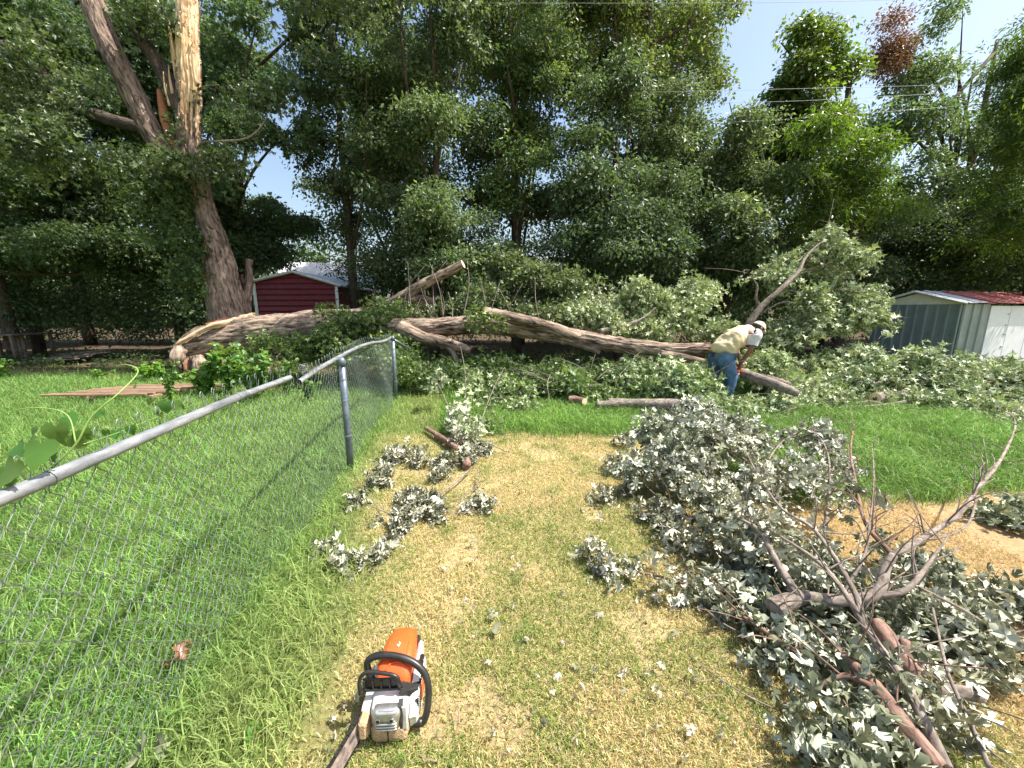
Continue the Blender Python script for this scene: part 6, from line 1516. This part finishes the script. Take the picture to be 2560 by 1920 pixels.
# face: nose, ears, hair line
MB().tube([(.715, -.0, 1.315), (.735, 0, 1.285), (.715, 0, 1.27)], [.012, .018, .010], 8, smooth_n=3).build('nose', M['skin'], person, smooth=True)
for s in (-1, 1):
    MB().tube([(.60, .093 * s, 1.32), (.59, .105 * s, 1.295), (.605, .095 * s, 1.265)], [.012, .018, .01], 8, smooth_n=3).build('ear', M['skin'], person, smooth=True)
    MB().tube([(.703, .035 * s, 1.318), (.709, .035 * s, 1.316)], .011, 8).build('eye', M['hair'], person, smooth=True)
MB().tube([(.728, -.022, 1.248), (.733, 0, 1.246), (.728, .022, 1.248)], .006, 6, smooth_n=3).build('mouth', M['skin'], person, smooth=True)
def ball(name, c, r, mt, parent, keep=None, ax=None):
    V, Fq = [], []
    nu, nv = 28, 18
    for j in range(nv + 1):
        for i_ in range(nu):
            t, p_ = 2 * PI * i_ / nu, PI * j / nv
            V.append((math.sin(p_) * math.cos(t), math.sin(p_) * math.sin(t), math.cos(p_)))
    V = np.array(V)
    Fq = np.array([(j * nu + i_, (j + 1) * nu + i_, (j + 1) * nu + (i_ + 1) % nu, j * nu + (i_ + 1) % nu) for j in range(nv) for i_ in range(nu)])
    if keep is not None: Fq = Fq[np.array([keep(V[f].mean(0)) for f in Fq])]
    V = V * np.array(r)
    if ax is not None: V = np.array([tuple(ax @ Vector(v)) for v in V])
    return mesh(name, V + np.array(list(c)), Fq, mt, parent, smooth=True)
tl = Matrix.Rotation(math.radians(38), 3, 'Y')
ball('hair', (.605, 0, 1.31), (.102, .099, .105), M['hair'], person, keep=lambda v: v[0] < .15 and v[2] > -.45, ax=tl)
cp_ = ball('cap', (.625, 0, 1.32), (.112, .105, .10), M['cap'], person, keep=lambda v: v[2] > -.05, ax=tl)
br = []
for k_ in range(9):
    t = -1.1 + 2.2 * k_ / 8
    br.append(((math.cos(t) * .115, math.sin(t) * .098, .0), (math.cos(t) * .10 + .09 * math.cos(t * .9), math.sin(t) * .085, -.012)))
V = [tuple(tl @ Vector(p) + Vector((.625, 0, 1.33))) for pr_ in br for p in pr_]
V += [(v[0], v[1], v[2] - .005) for v in V]
F = [(2 * k_, 2 * k_ + 2, 2 * k_ + 3, 2 * k_ + 1) for k_ in range(8)] + [(18 + 2 * k_, 18 + 2 * k_ + 1, 18 + 2 * k_ + 3, 18 + 2 * k_ + 2) for k_ in range(8)] + [(2 * k_ + 1, 2 * k_ + 3, 18 + 2 * k_ + 3, 18 + 2 * k_ + 1) for k_ in range(8)]
mesh('visor', np.array(V), np.array(F), M['cap'], cp_, smooth=True)
# clothes over the body
sh_o = skin('shirt', [pv(-.06, 0, .845), pv(.04, 0, .955), pv(.19, 0, 1.10), pv(.32, 0, 1.185), pv(.445, 0, 1.25), pv(.40, -.19, 1.205), pv(.42, .19, 1.19)], [(0, 1), (1, 2), (2, 3), (3, 4), (3, 5), (3, 6)],
            [(.24, .20), (.255, .21), (.265, .22), (.24, .20), (.13, .11), .145, .145], M['shirt'], person, 3, 0)
tx = bpy.data.textures.new('folds', 'CLOUDS'); tx.noise_scale = .11
vv = np.empty(len(sh_o.data.vertices) * 3); sh_o.data.vertices.foreach_get('co', vv); vv = vv.reshape(-1, 3)
fo2 = fbm(np.stack([vv[:, 0] * 16 + vv[:, 2] * 5, vv[:, 1] * 9, vv[:, 2] * 5 - vv[:, 0] * 4], 1), 9, 3) - .5
cen = np.array([.2, 0, 1.05]); dn = vv - cen; dn /= np.linalg.norm(dn, axis=1)[:, None]
vv = vv + dn * (fo2 * .13)[:, None]
sh_o.data.vertices.foreach_set('co', vv.reshape(-1)); sh_o.data.update()
for s, a, b_ in ((-1, 'shR', 'elR'), (1, 'shL', 'elL')):
    p0, p1 = J[a], J[b_]
    V, F, _ = tube([p0 + Vector((-.03, 0, .03)), p0 + Vector((0, .01 * s, -.0)), p0.lerp(p1, .35), p0.lerp(p1, .62), p0.lerp(p1, .70)], [.07, .112, .104, .092, .088], 24, False, 5, .12, 5)
    mesh('sleeve', V, F, M['sleeve'], person, smooth=True)
jl = []
jm = skin('jeans', [pv(.0, 0, .93), J['hiR'] + Vector((-.02, 0, -.04)), J['knR'], J['anR'] + Vector((0, 0, .02)), J['hiL'] + Vector((-.02, 0, -.04)), J['knL'], J['anL'] + Vector((0, 0, .02))], [(0, 1), (1, 2), (2, 3), (0, 4), (4, 5), (5, 6)],
          [(.19, .16), .15, .105, .085, .15, .105, .085], M['jeans'], person, 3, 0)
vv = np.empty(len(jm.data.vertices) * 3); jm.data.vertices.foreach_get('co', vv); vv = vv.reshape(-1, 3)
vv[:, 0] += (fbm(np.stack([vv[:, 0] * 6, vv[:, 1] * 6, vv[:, 2] * 22], 1), 4, 2) - .5) * .035
jm.data.vertices.foreach_set('co', vv.reshape(-1)); jm.data.update()
for a, b_ in (('anR', 'toR'), ('anL', 'toL')):
    p, t = J[a], J[b_]
    skin('boot', [p + Vector((-.04, 0, -.02)), p + Vector((.01, 0, .03)), p.lerp(t, .6) + Vector((0, 0, -.01)), t + Vector((.02, 0, .005))], [(0, 1), (0, 2), (2, 3)], [.052, .055, .048, .042], M['boot'], person, 2)
MR = Matrix.Rotation(yaw, 4, 'Z')
hp = Vector(person.location) + MR @ Vector((.40, .0, .55))
saw2.location = hp - Vector((.08, -.10, .16)); saw2.rotation_euler = (0, 0, yaw + math.radians(65))
